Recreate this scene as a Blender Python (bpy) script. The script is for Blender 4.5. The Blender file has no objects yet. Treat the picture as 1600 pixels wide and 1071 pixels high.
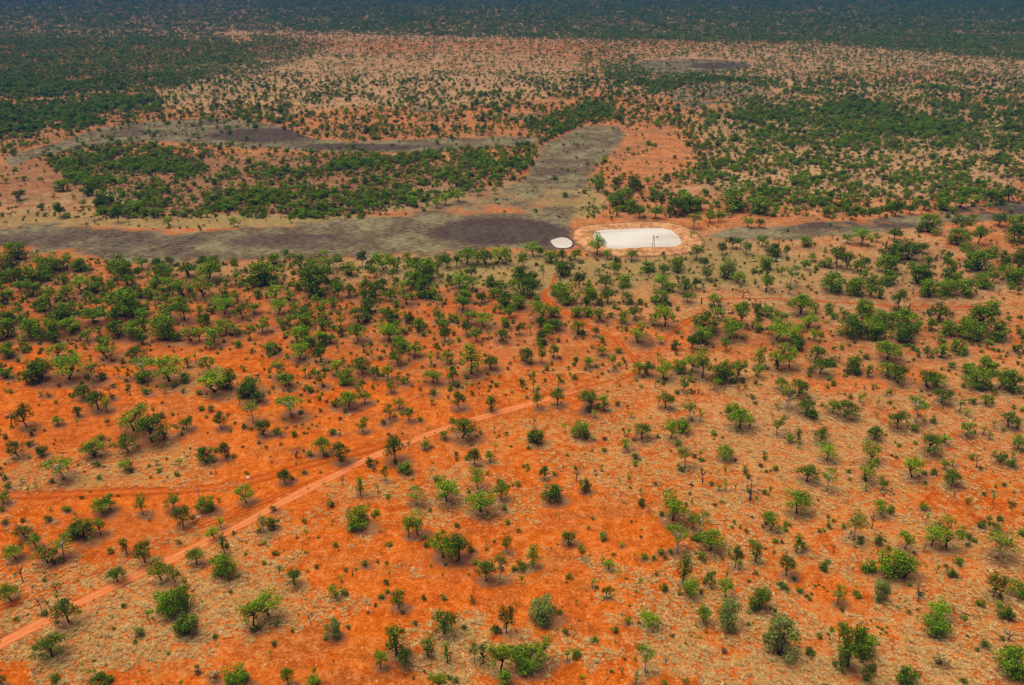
import bpy, math, random
import numpy as np
from mathutils import Vector, Matrix

# ------------------------------------------------------------------ camera
S = bpy.context.scene
F = 1244.4; PITCH = math.radians(25.9); CAMH = 200.0
cam_d = bpy.data.cameras.new('camera'); cam = bpy.data.objects.new('camera', cam_d)
S.collection.objects.link(cam); S.camera = cam
cam.location = (0, 0, CAMH); cam.rotation_euler = (math.pi/2 - PITCH, 0, 0)
cam_d.sensor_width = 36; cam_d.lens = 28; cam_d.clip_start = 1; cam_d.clip_end = 40000
# ------------------------------------------------------------------ world, sun, exposure
SUN_EL, SUN_AZ = math.radians(70), math.radians(-62)      # azimuth from +Y, clockwise seen from above
w = bpy.data.worlds.new("World"); S.world = w; w.use_nodes = True
wn = w.node_tree.nodes; wl = w.node_tree.links
sky = wn.new('ShaderNodeTexSky'); sky.sky_type = 'NISHITA'; sky.sun_disc = False
sky.sun_elevation = SUN_EL; sky.sun_rotation = SUN_AZ; sky.dust_density = 6; sky.air_density = 1.0; sky.ozone_density = 1
wl.new(sky.outputs[0], wn['Background'].inputs[0]); wn['Background'].inputs[1].default_value = 0.06
sd = bpy.data.lights.new('sun', 'SUN'); sun = bpy.data.objects.new('sun', sd); S.collection.objects.link(sun)
sd.energy = 3.5; sd.angle = math.radians(60); sd.color = (1.0, 0.93, 0.80)
sdir = Vector((math.sin(SUN_AZ)*math.cos(SUN_EL), math.cos(SUN_AZ)*math.cos(SUN_EL), math.sin(SUN_EL)))
sun.rotation_euler = sdir.to_track_quat('Z', 'Y').to_euler(); sun.location = (0, 0, 500)
S.view_settings.view_transform = 'Standard'; S.view_settings.look = 'None'
S.view_settings.gamma = 1; S.view_settings.exposure = 0.14
S.cycles.volume_bounces = 0; S.cycles.max_bounces = 5; S.cycles.transparent_max_bounces = 8
S.cycles.diffuse_bounces = 2

rs = np.random.RandomState(11); rnd = random.Random(5)

# ------------------------------------------------------------------ photo <-> ground
cp, sp = math.cos(PITCH), math.sin(PITCH)
def ground(px, py):
    """ground point (z = 0) seen at a photo pixel"""
    u = (np.asarray(px, float)-800)/F; v = (535.5-np.asarray(py, float))/F
    dz = v*cp - sp; dy = v*sp + cp
    t = -CAMH/dz
    return u*t, dy*t
def project(X, Y, Z=0.0):
    dz = Z-CAMH
    depth = Y*cp - dz*sp
    up = Y*sp + dz*cp
    return 800+F*X/depth, 535.5-F*up/depth, depth

# ------------------------------------------------------------------ materials
def mat(name, rough=0.85, spec=0.2):
    m = bpy.data.materials.new(name); m.use_nodes = True
    b = m.node_tree.nodes['Principled BSDF']
    b.inputs['Roughness'].default_value = rough; b.inputs['Specular IOR Level'].default_value = spec
    return m, m.node_tree.nodes, m.node_tree.links, b
class NB:
    """tiny node helper"""
    def __init__(s, m): s.n = m.node_tree.nodes; s.l = m.node_tree.links
    def put(s, sock, v):
        if isinstance(v, bpy.types.NodeSocket): s.l.new(v, sock)
        elif v is not None: sock.default_value = v
    def math(s, op, a, b=None, c=None, clamp=False):
        n = s.n.new('ShaderNodeMath'); n.operation = op; n.use_clamp = clamp
        s.put(n.inputs[0], a); s.put(n.inputs[1], b)
        if c is not None: s.put(n.inputs[2], c)
        return n.outputs[0]
    def mix(s, f, a, b):
        n = s.n.new('ShaderNodeMix'); n.data_type = 'RGBA'
        s.put(n.inputs[0], f); s.put(n.inputs[6], a if isinstance(a, bpy.types.NodeSocket) else (*a, 1))
        s.put(n.inputs[7], b if isinstance(b, bpy.types.NodeSocket) else (*b, 1)); return n.outputs[2]
    def noise(s, scale, detail=4, rough=0.55, vec=None, dist=0.0):
        n = s.n.new('ShaderNodeTexNoise'); n.inputs['Scale'].default_value = scale
        n.inputs['Detail'].default_value = detail; n.inputs['Roughness'].default_value = rough
        n.inputs['Distortion'].default_value = dist
        if vec is None: vec = s.coord()
        s.l.new(vec, n.inputs['Vector']); return n.outputs[0]
    def coord(s):
        if not hasattr(s, '_c'): s._c = s.n.new('ShaderNodeNewGeometry').outputs['Position']
        return s._c
    def mapping(s, rot=0, sc=(1, 1, 1)):
        n = s.n.new('ShaderNodeMapping'); n.inputs['Rotation'].default_value = (0, 0, rot); n.inputs['Scale'].default_value = sc
        s.l.new(s.coord(), n.inputs['Vector']); return n.outputs[0]
    def smooth(s, v, lo, hi):
        n = s.n.new('ShaderNodeMapRange'); n.interpolation_type = 'SMOOTHSTEP'
        s.put(n.inputs[0], v); n.inputs[1].default_value = lo; n.inputs[2].default_value = hi; return n.outputs[0]
    def attr(s, name):
        n = s.n.new('ShaderNodeAttribute'); n.attribute_name = name; return n

def ground_material():
    m, n, l, b = mat('red_earth', 1.0, 0.0); k = NB(m)
    z1 = k.attr('zone_a'); z2 = k.attr('zone_b')
    s1 = n.new('ShaderNodeSeparateColor'); l.new(z1.outputs['Color'], s1.inputs[0])
    s2 = n.new('ShaderNodeSeparateColor'); l.new(z2.outputs['Color'], s2.inputs[0])
    mud, straw, green = s1.outputs[0], s1.outputs[1], s1.outputs[2]
    salmon, litter_shade, dark = s2.outputs[0], s2.outputs[1], s2.outputs[2]
    big = k.noise(0.012, 5, 0.55); mid = k.noise(0.07, 6, 0.6); fine = k.math('MULTIPLY_ADD', k.noise(1.0, 5, 0.7), 0.55, k.math('MULTIPLY', k.noise(0.28, 6, 0.7), 0.45)); vf = k.noise(2.6, 3, 0.6)
    # bare sand
    sand = k.mix(k.smooth(mid, 0.3, 0.72), (0.38, 0.066, 0.001), (0.57, 0.120, 0.003))
    sand = k.mix(k.smooth(big, 0.35, 0.7), sand, k.mix(0.5, sand, (0.64, 0.155, 0.018)))
    sal = k.mix(k.smooth(mid, 0.3, 0.7), (0.36, 0.118, 0.036), (0.50, 0.225, 0.095))
    base = k.mix(salmon, sand, sal)
    base = k.mix(k.math('MULTIPLY', k.smooth(fine, 0.50, 0.60), 0.60), base, (0.74, 0.26, 0.075))
    base = k.mix(k.math('MULTIPLY', k.smooth(k.math('SUBTRACT', 1.0, fine), 0.51, 0.60), 0.75), base, (0.25, 0.045, 0.003))
    wash = k.smooth(k.noise(0.03, 8, 0.7, k.mapping(math.radians(-30), (.6, 1.5, 1)), 0.6), 0.48, 0.60)
    base = k.mix(k.math('MULTIPLY', wash, 0.42), base, k.mix(k.smooth(fine, 0.45, 0.56), (0.20, 0.075, 0.018), (0.42, 0.165, 0.05)))
    # fallen leaves and painted soft tree shade, under and around the trees
    lf = k.smooth(k.math('ADD', litter_shade, k.math('MULTIPLY', k.math('SUBTRACT', fine, 0.5), 1.3)), 0.25, 0.75)
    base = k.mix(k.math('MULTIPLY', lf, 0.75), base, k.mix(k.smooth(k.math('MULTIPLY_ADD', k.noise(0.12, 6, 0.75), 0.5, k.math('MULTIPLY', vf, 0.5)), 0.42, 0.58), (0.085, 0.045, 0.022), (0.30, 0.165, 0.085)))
    # dry grass: patches, then tussocks inside the patches, streaks along the old furrows
    strk = k.noise(1.0, 4, 0.6, k.mapping(math.radians(-38), (0.16, 0.75, 0.5)))
    pat = k.math('ADD', k.math('MULTIPLY', mid, 0.45), k.math('ADD', k.math('MULTIPLY', big, 0.25), k.math('MULTIPLY', k.noise(0.2, 5, 0.6), 0.3)))
    pm = k.smooth(k.math('ADD', pat, k.math('MULTIPLY_ADD', k.math('SUBTRACT', fine, 0.5), 0.22, k.math('MULTIPLY', k.math('SUBTRACT', straw, 0.5), 0.36))), 0.445, 0.62)
    tus = k.math('ADD', k.math('MULTIPLY', fine, 0.6), k.math('MULTIPLY', strk, 0.4))
    tm = k.smooth(tus, 0.44, 0.56)
    gf = k.math('MULTIPLY', pm, k.math('MULTIPLY_ADD', tm, 0.80, k.math('MULTIPLY', salmon, 0.18)))
    strawc = k.mix(k.smooth(vf, 0.35, 0.65), (0.24, 0.135, 0.035), (0.62, 0.40, 0.160))
    strawc = k.mix(k.math('MULTIPLY', k.smooth(k.noise(0.035, 4), 0.45, 0.65), 0.5), strawc, (0.25, 0.195, 0.050))
    strawc = k.mix(k.math('MULTIPLY', salmon, 0.6), strawc, k.mix(k.smooth(fine, 0.42, 0.58), (0.30, 0.235, 0.13), (0.54, 0.43, 0.27)))
    strawc = k.mix(green, strawc, k.mix(k.smooth(fine, 0.4, 0.62), (0.150, 0.130, 0.040), (0.34, 0.285, 0.105)))
    base = k.mix(k.math('MAXIMUM', gf, k.math('MULTIPLY', k.smooth(green, 0.1, 0.75), k.math('MULTIPLY_ADD', tm, 0.35, 0.6))), base, strawc)
    rust = k.smooth(k.noise(0.022, 8, 0.72), 0.47, 0.60)
    base = k.mix(k.math('MULTIPLY', k.math('MULTIPLY', rust, salmon), 0.62), base, k.mix(k.smooth(fine, 0.45, 0.55), (0.13, 0.068, 0.032), (0.30, 0.165, 0.075)))
    # grey clay of the dry watercourse
    en = k.math('MULTIPLY', k.math('SUBTRACT', k.noise(0.035, 9, 0.75), 0.5), 2.3)
    mm = k.smooth(k.math('ADD', mud, en), 0.32, 0.68)
    mst = k.noise(0.5, 7, 0.72, k.mapping(math.radians(8), (0.35, 1.6, 1)))
    mudc = k.mix(k.smooth(mst, 0.42, 0.60), (0.052, 0.036, 0.022), (0.215, 0.155, 0.088))
    mudc = k.mix(k.math('MULTIPLY', k.smooth(k.noise(0.03, 8, 0.75), 0.43, 0.60), 0.8), mudc, k.mix(k.smooth(mst, 0.4, 0.62), (0.14, 0.115, 0.055), (0.36, 0.31, 0.17)))
    mudc = k.mix(k.math('MULTIPLY', k.smooth(k.math('ADD', dark, k.math('MULTIPLY', en, 0.35)), 0.3, 0.75), 0.85), mudc, k.mix(k.smooth(mst, 0.4, 0.65), (0.042, 0.027, 0.024), (0.105, 0.072, 0.058)))
    base = k.mix(mm, base, mudc)
    l.new(base, b.inputs['Base Color'])
    bu = n.new('ShaderNodeBump'); bu.inputs['Strength'].default_value = 0.7; bu.inputs['Distance'].default_value = 0.5
    l.new(k.math('ADD', fine, k.math('MULTIPLY', tus, 0.6)), bu.inputs['Height']); l.new(bu.outputs[0], b.inputs['Normal'])
    return m

def track_material(name, ca, cb, lo, hi):
    """earth of a track; its worn edges run out raggedly into the sand"""
    m, n, l, b = mat(name, 1.0, 0.0); k = NB(m)
    e = k.attr('edge').outputs['Fac']
    nz = k.noise(0.35, 6, 0.65); f = k.noise(1.5, 4)
    c = k.mix(k.smooth(nz, 0.3, 0.7), ca, cb)
    c = k.mix(k.math('MULTIPLY', k.smooth(f, 0.5, 0.7), 0.3), c, (min(1, cb[0]*1.1), cb[1]*1.2, cb[2]*1.3))
    c = k.mix(k.math('MULTIPLY', k.smooth(e, 0.28, 0.02), k.math('MULTIPLY', k.smooth(nz, 0.4, 0.6), 0.8)), c, (0.46, 0.15, 0.04))
    l.new(c, b.inputs['Base Color'])
    a = k.smooth(k.math('ADD', e, k.math('MULTIPLY', k.math('SUBTRACT', nz, 0.5), 0.9)), lo, hi)
    l.new(k.math('SUBTRACT', 1.0, a), b.inputs['Alpha'])
    return m

def leaf_material(name, c0, c1, c2):
    """c0..c2: range over single plants; lit tips vary leaf by leaf"""
    m, n, l, b = mat(name, 0.75, 0.08); k = NB(m)
    oi = n.new('ShaderNodeObjectInfo').outputs['Random']
    c = k.mix(oi, c0, c1)
    geo = n.new('ShaderNodeNewGeometry').outputs['Random Per Island']
    c = k.mix(k.math('MULTIPLY', k.smooth(geo, 0.35, 1.0), 0.8), c, c2)
    l.new(c, b.inputs['Base Color'])
    tr = n.new('ShaderNodeBsdfTranslucent'); l.new(c, tr.inputs[0])
    mx = n.new('ShaderNodeMixShader'); mx.inputs[0].default_value = 0.10
    l.new(b.outputs[0], mx.inputs[1]); l.new(tr.outputs[0], mx.inputs[2])
    l.new(mx.outputs[0], n['Material Output'].inputs['Surface'])
    return m
def simple(name, ca, cb, scale=3.0, rough=0.85, spec=0.2):
    m, n, l, b = mat(name, rough, spec); k = NB(m)
    l.new(k.mix(k.smooth(k.noise(scale, 4), 0.35, 0.65), ca, cb), b.inputs['Base Color']); return m

def bank_material():
    m, n, l, b = mat('bank_earth', 1.0, 0.0); k = NB(m)
    nz = k.noise(0.22, 7, 0.7); c = k.mix(k.smooth(nz, 0.40, 0.60), (0.34, 0.13, 0.045), (0.64, 0.32, 0.15))
    c = k.mix(k.math('MULTIPLY', k.smooth(k.noise(1.1, 4, 0.7), 0.5, 0.62), 0.5), c, (0.50, 0.36, 0.17))
    sp_ = n.new('ShaderNodeSeparateXYZ'); l.new(k.coord(), sp_.inputs[0])
    wet = k.smooth(k.math('MULTIPLY_ADD', nz, 1.2, sp_.outputs[2]), 1.25, 0.75)
    l.new(k.mix(k.math('MULTIPLY', wet, 0.8), c, (0.13, 0.075, 0.04)), b.inputs['Base Color']); return m
M = {
 'ground': ground_material(),
 'track': track_material('track_earth', (0.58, 0.155, 0.040), (0.68, 0.23, 0.085), 0.50, 1.0),
 'path': track_material('path_earth', (0.38, 0.062, 0.002), (0.54, 0.105, 0.006), 0.10, 0.85),
 'bank': bank_material(),
 'leaf_dark': leaf_material('leaf_dark', (0.026, 0.078, 0.002), (0.060, 0.110, 0.003), (0.185, 0.275, 0.005)),
 'leaf_mid': leaf_material('leaf_mid', (0.056, 0.150, 0.003), (0.122, 0.188, 0.004), (0.33, 0.46, 0.007)),
 'leaf_bright': leaf_material('leaf_bright', (0.095, 0.240, 0.004), (0.180, 0.290, 0.006), (0.44, 0.60, 0.010)),
 'leaf_olive': leaf_material('leaf_olive', (0.13, 0.16, 0.008), (0.19, 0.18, 0.012), (0.33, 0.30, 0.02)),
 'leaf_grey': leaf_material('leaf_grey', (0.13, 0.20, 0.035), (0.17, 0.23, 0.040), (0.35, 0.42, 0.10)),
 'leaf_twig': leaf_material('leaf_twig', (0.10, 0.055, 0.035), (0.16, 0.09, 0.055), (0.22, 0.14, 0.09)),
 'leaf_dry': leaf_material('leaf_dry', (0.34, 0.23, 0.08), (0.46, 0.32, 0.12), (0.60, 0.45, 0.20)),
 'bark_dark': simple('bark_dark', (0.035, 0.022, 0.018), (0.085, 0.055, 0.042)),
 'bark_white': simple('bark_white', (0.55, 0.48, 0.42), (0.74, 0.70, 0.64)),
 'bark_dead': simple('bark_dead', (0.07, 0.045, 0.036), (0.15, 0.105, 0.085)),
 'bark_pale': simple('bark_pale', (0.38, 0.30, 0.26), (0.55, 0.47, 0.42)),
 'straw': leaf_material('straw', (0.52, 0.31, 0.09), (0.68, 0.43, 0.15), (0.80, 0.57, 0.26)),
 'rock': simple('pale_rock', (0.60, 0.50, 0.42), (0.80, 0.74, 0.68), 2.0),
 'stone': simple('stone', (0.55, 0.30, 0.17), (0.66, 0.45, 0.30), 2.0),
}

# ------------------------------------------------------------------ mesh helpers
class MB:
    def __init__(s): s.v = []; s.f = []; s.m = []
    def tube(s, pts, rad, sides=6, mi=0):
        pts = [Vector(p) for p in pts]; base = len(s.v); N = len(pts)
        for i, p in enumerate(pts):
            d = (pts[min(i+1, N-1)]-pts[max(i-1, 0)]).normalized()
            a = d.orthogonal().normalized() if abs(d.z) < 0.9 else Vector((1, 0, 0))
            a = (a-d*a.dot(d)).normalized(); c = d.cross(a)
            for j in range(sides):
                t = 2*math.pi*j/sides
                s.v.append(tuple(p+(a*math.cos(t)+c*math.sin(t))*rad[i]))
        for i in range(N-1):
            for j in range(sides):
                j2 = (j+1) % sides
                s.f.append((base+i*sides+j, base+i*sides+j2, base+(i+1)*sides+j2, base+(i+1)*sides+j)); s.m.append(mi)
        s.f.append(tuple(base+j for j in reversed(range(sides)))); s.m.append(mi)
        s.f.append(tuple(base+(N-1)*sides+j for j in range(sides))); s.m.append(mi)
    def box(s, c, d, mi=0, taper=1.0, rot=None):
        base = len(s.v)
        for z in (-1, 1):
            k = taper if z > 0 else 1
            for x, y in ((-1, -1), (1, -1), (1, 1), (-1, 1)):
                p = Vector((x*d[0]/2*k, y*d[1]/2*k, z*d[2]/2))
                if rot is not None: p = rot @ p
                s.v.append(tuple(p+Vector(c)))
        for f in ((3, 2, 1, 0), (4, 5, 6, 7), (0, 1, 5, 4), (1, 2, 6, 5), (2, 3, 7, 6), (3, 0, 4, 7)):
            s.f.append(tuple(base+i for i in f)); s.m.append(mi)
    def cards(s, clumps, size, dens, mi=0, r=None, inner=0.2):
        """leaf-sized faces spread over and through ellipsoid clumps"""
        r = r or rnd
        for (cx, cy, cz, rx, ry, rz) in clumps:
            area = 4*math.pi*((rx*ry+rx*rz+ry*rz)/3)
            for i in range(int(area*dens/(size*size))):
                d = Vector((r.gauss(0, 1), r.gauss(0, 1), r.gauss(0.15, 1))).normalized()
                q = r.uniform(0.78, 1.08) if r.random() > inner else r.uniform(0.3, 0.8)
                p = Vector((cx+d.x*rx*q, cy+d.y*ry*q, cz+d.z*rz*q))
                nrm = (d+Vector((r.gauss(0, .45), r.gauss(0, .45), r.gauss(0.25, .45)))).normalized()
                a = nrm.orthogonal().normalized(); a = Matrix.Rotation(r.uniform(0, 6.28), 3, nrm) @ a
                c = nrm.cross(a); h = size*r.uniform(0.6, 1.25)/2; w2 = h*r.uniform(0.6, 1.0)
                base = len(s.v)
                for (x, y) in ((-1, -.25), (-.1, -1), (1, -.1), (.2, 1)):
                    s.v.append(tuple(p+a*(x*h)+c*(y*w2)))
                s.f.append((base, base+1, base+2, base+3)); s.m.append(mi)
    def mesh(s, name, mats, smooth=False):
        me = bpy.data.meshes.new(name); me.from_pydata(s.v, [], s.f); me.update()
        for m in mats: me.materials.append(m)
        if len(mats) > 1: me.polygons.foreach_set('material_index', s.m)
        if smooth: me.polygons.foreach_set('use_smooth', [True]*len(me.polygons))
        return me
def link(name, me, parent=None, loc=None, rot=None, sc=None):
    o = bpy.data.objects.new(name, me); S.collection.objects.link(o)
    if parent: o.parent = parent
    if loc is not None: o.location = loc
    if rot is not None: o.rotation_euler = rot
    if sc is not None: o.scale = sc
    return o
def tag(o, label=None, cat=None, group=None, kind=None):
    if label: o['label'] = label
    if cat: o['category'] = cat
    if group: o['group'] = group
    if kind: o['kind'] = kind
    return o

# ------------------------------------------------------------------ what grows and lies where, read off the photo
# zones are outlines on the ground; (x, y) in photo pixels, laid on the plain by ground()
MUD = [
 [(-60,350),(0,352),(60,352),(110,353),(180,356),(250,362),(300,362),(345,357),(400,352),(450,350),(520,345),(580,340),(640,330),(690,317),(730,308),(770,299),(800,292),(825,275),(838,245),(850,225),(880,212),(905,199),(940,195),(968,200),(975,214),(960,232),(945,245),(930,262),(922,280),(915,300),(912,322),(903,340),(898,358),(892,375),(890,388),(860,393),(830,388),(790,388),(740,392),(690,395),(640,398),(600,400),(560,403),(520,403),(450,402),(400,405),(340,410),(260,412),(200,412),(150,402),(100,392),(50,390),(0,388),(-60,390)],
 [(10,250),(60,233),(100,222),(140,206),(200,195),(250,190),(290,188),(330,186),(400,192),(440,198),(470,213),(500,220),(560,224),(620,221),(700,218),(760,216),(830,216),(842,222),(800,228),(740,232),(680,236),(620,238),(560,237),(500,236),(440,231),(380,229),(300,223),(250,219),(200,222),(150,226),(100,236),(60,244),(20,258)],
 [(985,102),(1010,96),(1050,93),(1090,93),(1130,94),(1168,98),(1172,104),(1150,110),(1110,114),(1060,116),(1015,113)],
 [(1040,150),(1070,136),(1120,130),(1170,132),(1190,142),(1180,155),(1130,160),(1080,172),(1060,165)],
 [(632,168),(665,166),(715,169),(720,174),(680,177),(640,175)], [(770,178),(810,176),(850,179),(850,184),(800,185)],
 [(1110,368),(1160,356),(1200,357),(1260,350),(1340,345),(1400,340),(1450,333),(1500,325),(1560,319),(1660,312),(1660,338),(1600,340),(1540,343),(1480,349),(1420,356),(1360,362),(1300,368),(1250,373),(1200,374),(1150,378)],
 [(1180,140),(1230,150),(1300,156),(1300,162),(1220,162),(1180,152)],
]
MUDW = [1, .95, .8, .6, .6, .55, .72, .5]
#  cx, cy, rx, ry, weight  (soft ellipses)
DARK = [(120,375,240,16,.55),(460,378,130,15,.6),(850,262,60,20,.45),(780,362,105,20,.95),(860,372,45,12,.9),(405,212,80,11,.9),(560,230,110,6,.7),(200,208,60,8,.5),(1120,103,50,6,.7),(1000,100,30,5,.2),(1560,328,100,8,.8),(1330,352,130,7,.6),(230,395,150,10,.5),(930,215,40,14,.3)]
GREEN = [(760,410,160,16,.8),(640,315,120,15,.55),(900,320,45,20,.9),(860,300,90,20,.7),(830,440,70,22,.8),(960,425,90,22,.75),(1130,420,140,30,.9),(1320,420,180,36,.5),(960,445,120,26,.5),(60,338,120,12,.6),(350,345,340,9,.9),(60,345,160,9,.8),(1350,200,320,45,.5),(1100,395,60,30,.6),(780,425,200,24,.75),(1150,385,80,12,.6),(300,352,160,5,.7),(60,335,90,6,.5),(430,345,150,5,.6),(1180,160,60,12,.5),(690,300,60,12,.4),(330,420,120,8,.5),(1300,362,200,10,.45),(560,412,120,8,.6),(1560,215,150,50,.25),(180,150,160,16,.35)]
STRAW = [(600,120,330,42,.95),(1330,110,420,45,.9),(1350,240,330,75,.85),(350,152,130,20,.85),(600,150,200,22,.95),(430,175,100,8,.6),(1100,260,120,40,.5),
 (1350,680,330,110,.66),(1200,820,260,90,.50),(1150,980,300,80,.56),(1480,880,200,90,.58),(1400,1020,300,70,.6),(880,880,120,60,.35),(250,940,260,60,.62),(120,990,220,60,.7),(430,850,160,60,.5),(330,600,90,30,.4),(110,740,120,36,.5),(230,730,120,30,.55),(600,790,140,40,.5),(980,700,180,80,.62),(900,600,180,30,.35),(760,760,120,50,.5),
 (1300,420,320,60,.55),(1450,470,220,60,.5),(600,425,300,22,.6),(1100,450,200,50,.6),(600,880,100,30,.3),(720,1010,180,50,.6),(500,960,120,40,.4),(560,560,400,60,.15),(1130,600,160,60,.45),(1560,640,150,90,.62),(1050,30,2000,34,.8),(60,320,90,20,.5),(150,310,80,12,.6),(450,345,380,7,.7),(380,400,120,8,.55)]
SALMON = [(800,60,1600,330,1.1),(800,300,1500,120,.85),(1300,430,340,70,.65),(1350,620,380,110,.30),(1000,520,240,60,.3)]
BARE = [(680,190,210,20,.9),(1010,238,75,46,1.3),(985,272,60,10,1.0),(600,268,70,12,.7),(120,225,90,12,.5),(620,80,60,10,.4),(700,100,150,10,.35),(1420,122,150,10,.6),(30,600,200,60,.5),(300,800,260,26,.75),(120,580,130,20,.6),(480,720,150,30,.5),(560,860,110,50,.6),(560,1000,120,50,.75),(640,920,120,30,.6),(900,950,90,60,.5),(1390,590,70,20,.6),(1300,600,60,16,.6),(1260,960,70,60,.3),(880,640,120,16,.5),(850,760,80,60,.4),(980,835,140,40,.5),(80,640,120,40,.3),(540,660,150,40,.5),(290,880,60,30,.3)]
TRACKS = [  # name, material, pixel points, width in metres
 ('dirt_track','track',[(-60,1040),(0,1007),(60,976),(110,949),(160,925),(220,896),(280,868),(330,843),(380,819),(430,791),(480,765),(530,740),(580,715),(640,690),(700,668),(750,653),(800,639),(850,625),(905,610),(940,599)],3.6),
 ('sandy_path','path',[(820,634),(860,622),(905,609),(940,598),(975,590),(998,578),(990,560),(975,545),(960,530),(920,510),(890,492),(868,480),(854,468),(850,458),(862,448),(868,430),(862,418)],3.6),
 ('sandy_path','path',[(998,580),(1015,560),(1030,545),(1050,520),(1075,502),(1100,487),(1090,475),(1060,470)],4.0),
 ('sandy_path','path',[(985,463),(1060,466),(1120,467),(1200,467),(1260,470),(1330,474),(1420,480),(1480,480),(1600,478)],2.6),
 ('sandy_path','path',[(-60,778),(0,775),(100,773),(200,769),(300,765),(380,755),(440,738),(500,722),(560,706),(620,690),(680,676)],6.0),
 ('sandy_path','path',[(-60,975),(0,950),(60,930),(130,902),(200,872),(270,838),(330,818),(400,790),(470,758),(540,730)],3.0),
 ('sandy_path','path',[(60,170),(120,157),(180,150),(250,138),(300,135)],7.0),
 ('sandy_path','path',[(780,290),(805,278),(832,262)],6.0),
]
DAM = [(927.5,373),(928,365),(934,361),(958,359.5),(1000,357.5),(1032,357),(1047,360.5),(1057,367),(1064.5,377),(1061,384),(1044,387),(1010,389),(970,390),(950,388.5),(942,384.5),(936,380.5)]
POND = [(860.5,377),(868,373.5),(878,371.6),(886,373),(892,376.5),(894,381.5),(890,386.5),(880,388),(870,387),(865,384)]

# plants: tile offsets (photo px), then  kind x y width height  in quarter pixels; x,y = foot of the plant
T = {}
T[(0,803)] = '''a 165 150 100 100,a 225 210 90 100,a 100 280 110 100,a 300 305 130 115,w 400 270 120 135,r 530 180 145 140,a 630 130 80 115,b 315 60 70 40,b 35 75 50 45,t 790 250 65 110,
a 908 305 125 155,a 1010 420 110 155,g 1100 432 75 125,a 735 425 110 100,b 285 432 45 40,s 285 395 30 50,d 145 425 60 120,d 355 492 50 70,d 260 598 40 100,d 315 600 50 90,b 95 390 30 25,a 70 545 110 130,
a 430 678 150 165,b 285 650 60 40,a 330 895 170 130,a 20 1071 60 85,r 630 1130 120 90,r 1410 430 175 195,a 1230 312 100 125,g 1340 150 85 75,s 1380 90 60 85,t 1403 245 65 130,a 1145 82 105 145,b 1465 135 35 30,
r 1175 620 110 210,r 1070 670 190 190,r 1190 790 150 120,b 1235 970 35 25,g 1585 700 150 180,b 1590 755 60 50,r 1490 1100 150 115,p 1345 1055 90 75,c 205 465 14 25,b 175 640 22 18,b 1055 885 25 18,b 590 930 25 18,s 1315 520 14 30'''
T[(400,803)] = '''w 50 118 90 115,r 110 105 75 105,r 650 115 150 165,g 1010 130 110 140,g 955 145 80 150,a 1170 275 150 170,a 1270 285 140 160,b 1345 250 60 50,b 1255 310 30 25,s 1440 190 20 40,b 1490 185 30 25,y 1565 240 60 110,
a 1435 420 120 140,w 1525 415 90 170,b 1330 388 22 20,b 680 340 60 45,c 603 385 12 38,a 240 445 100 110,g 500 520 90 90,b 820 505 40 40,b 780 540 50 35,a 893 590 100 125,g 80 635 160 170,b 20 740 60 60,b 130 710 40 35,
d 345 700 40 85,y 480 765 100 115,b 435 800 35 40,g 780 965 80 125,t 875 885 130 200,a 938 950 100 120,a 1175 750 150 160,t 1075 890 90 120,s 1100 895 30 100,t 1195 930 60 125,g 1365 920 65 110,t 1420 935 70 130,g 1530 990 150 200,
t 1555 1075 90 100,a 1565 745 90 180,b 1300 740 60 45,b 1050 1000 25 35,a 205 1071 80 120,r 370 1110 90 85,g 1140 1110 110 130,b 1250 1071 50 40,b 1210 1045 40 30,s 925 1010 25 35,b 140 265 30 22,s 912 335 18 30,b 390 160 25 22,b 255 160 22 15'''
T[(800,803)] = '''g 1005 40 170 180,t 130 330 80 135,b 65 365 80 55,b 15 370 50 50,a 350 185 90 95,g 438 280 60 100,b 475 100 30 25,b 283 200 22 20,b 243 225 20 18,s 565 310 40 50,g 600 350 65 70,w 1035 245 130 180,g 1125 95 70 100,
w 1160 138 100 150,a 1240 225 150 145,s 685 205 40 30,s 765 280 30 50,b 825 298 60 35,b 925 265 60 35,b 745 60 30 30,t 1070 445 100 185,g 1110 525 100 125,a 1235 455 65 110,b 1248 478 22 20,g 1335 522 95 130,a 1395 335 75 145,
t 1520 300 80 135,b 1313 295 25 25,b 1480 430 25 28,s 500 460 50 60,a 590 525 60 80,b 530 475 30 30,s 400 570 30 40,b 710 415 25 25,y 200 660 170 150,b 730 585 25 25,g 845 695 120 100,b 720 700 60 50,b 735 660 25 30,b 790 700 30 40,
s 910 740 45 70,b 685 640 20 25,a 1195 680 85 120,y 1345 700 150 175,r 1540 625 130 195,w 833 990 110 165,b 703 925 35 35,d 960 940 45 45,s 345 920 60 80,s 685 1010 30 50,b 618 1000 30 25,s 770 1060 60 80,s 208 1030 18 25,b 770 925 30 40,
b 1083 820 22 22,r 95 1015 170 185,g 180 940 140 160,g 20 900 70 80,b 1565 95 30 25,g 1585 70 60 90,b 1420 350 20 16'''
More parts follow.
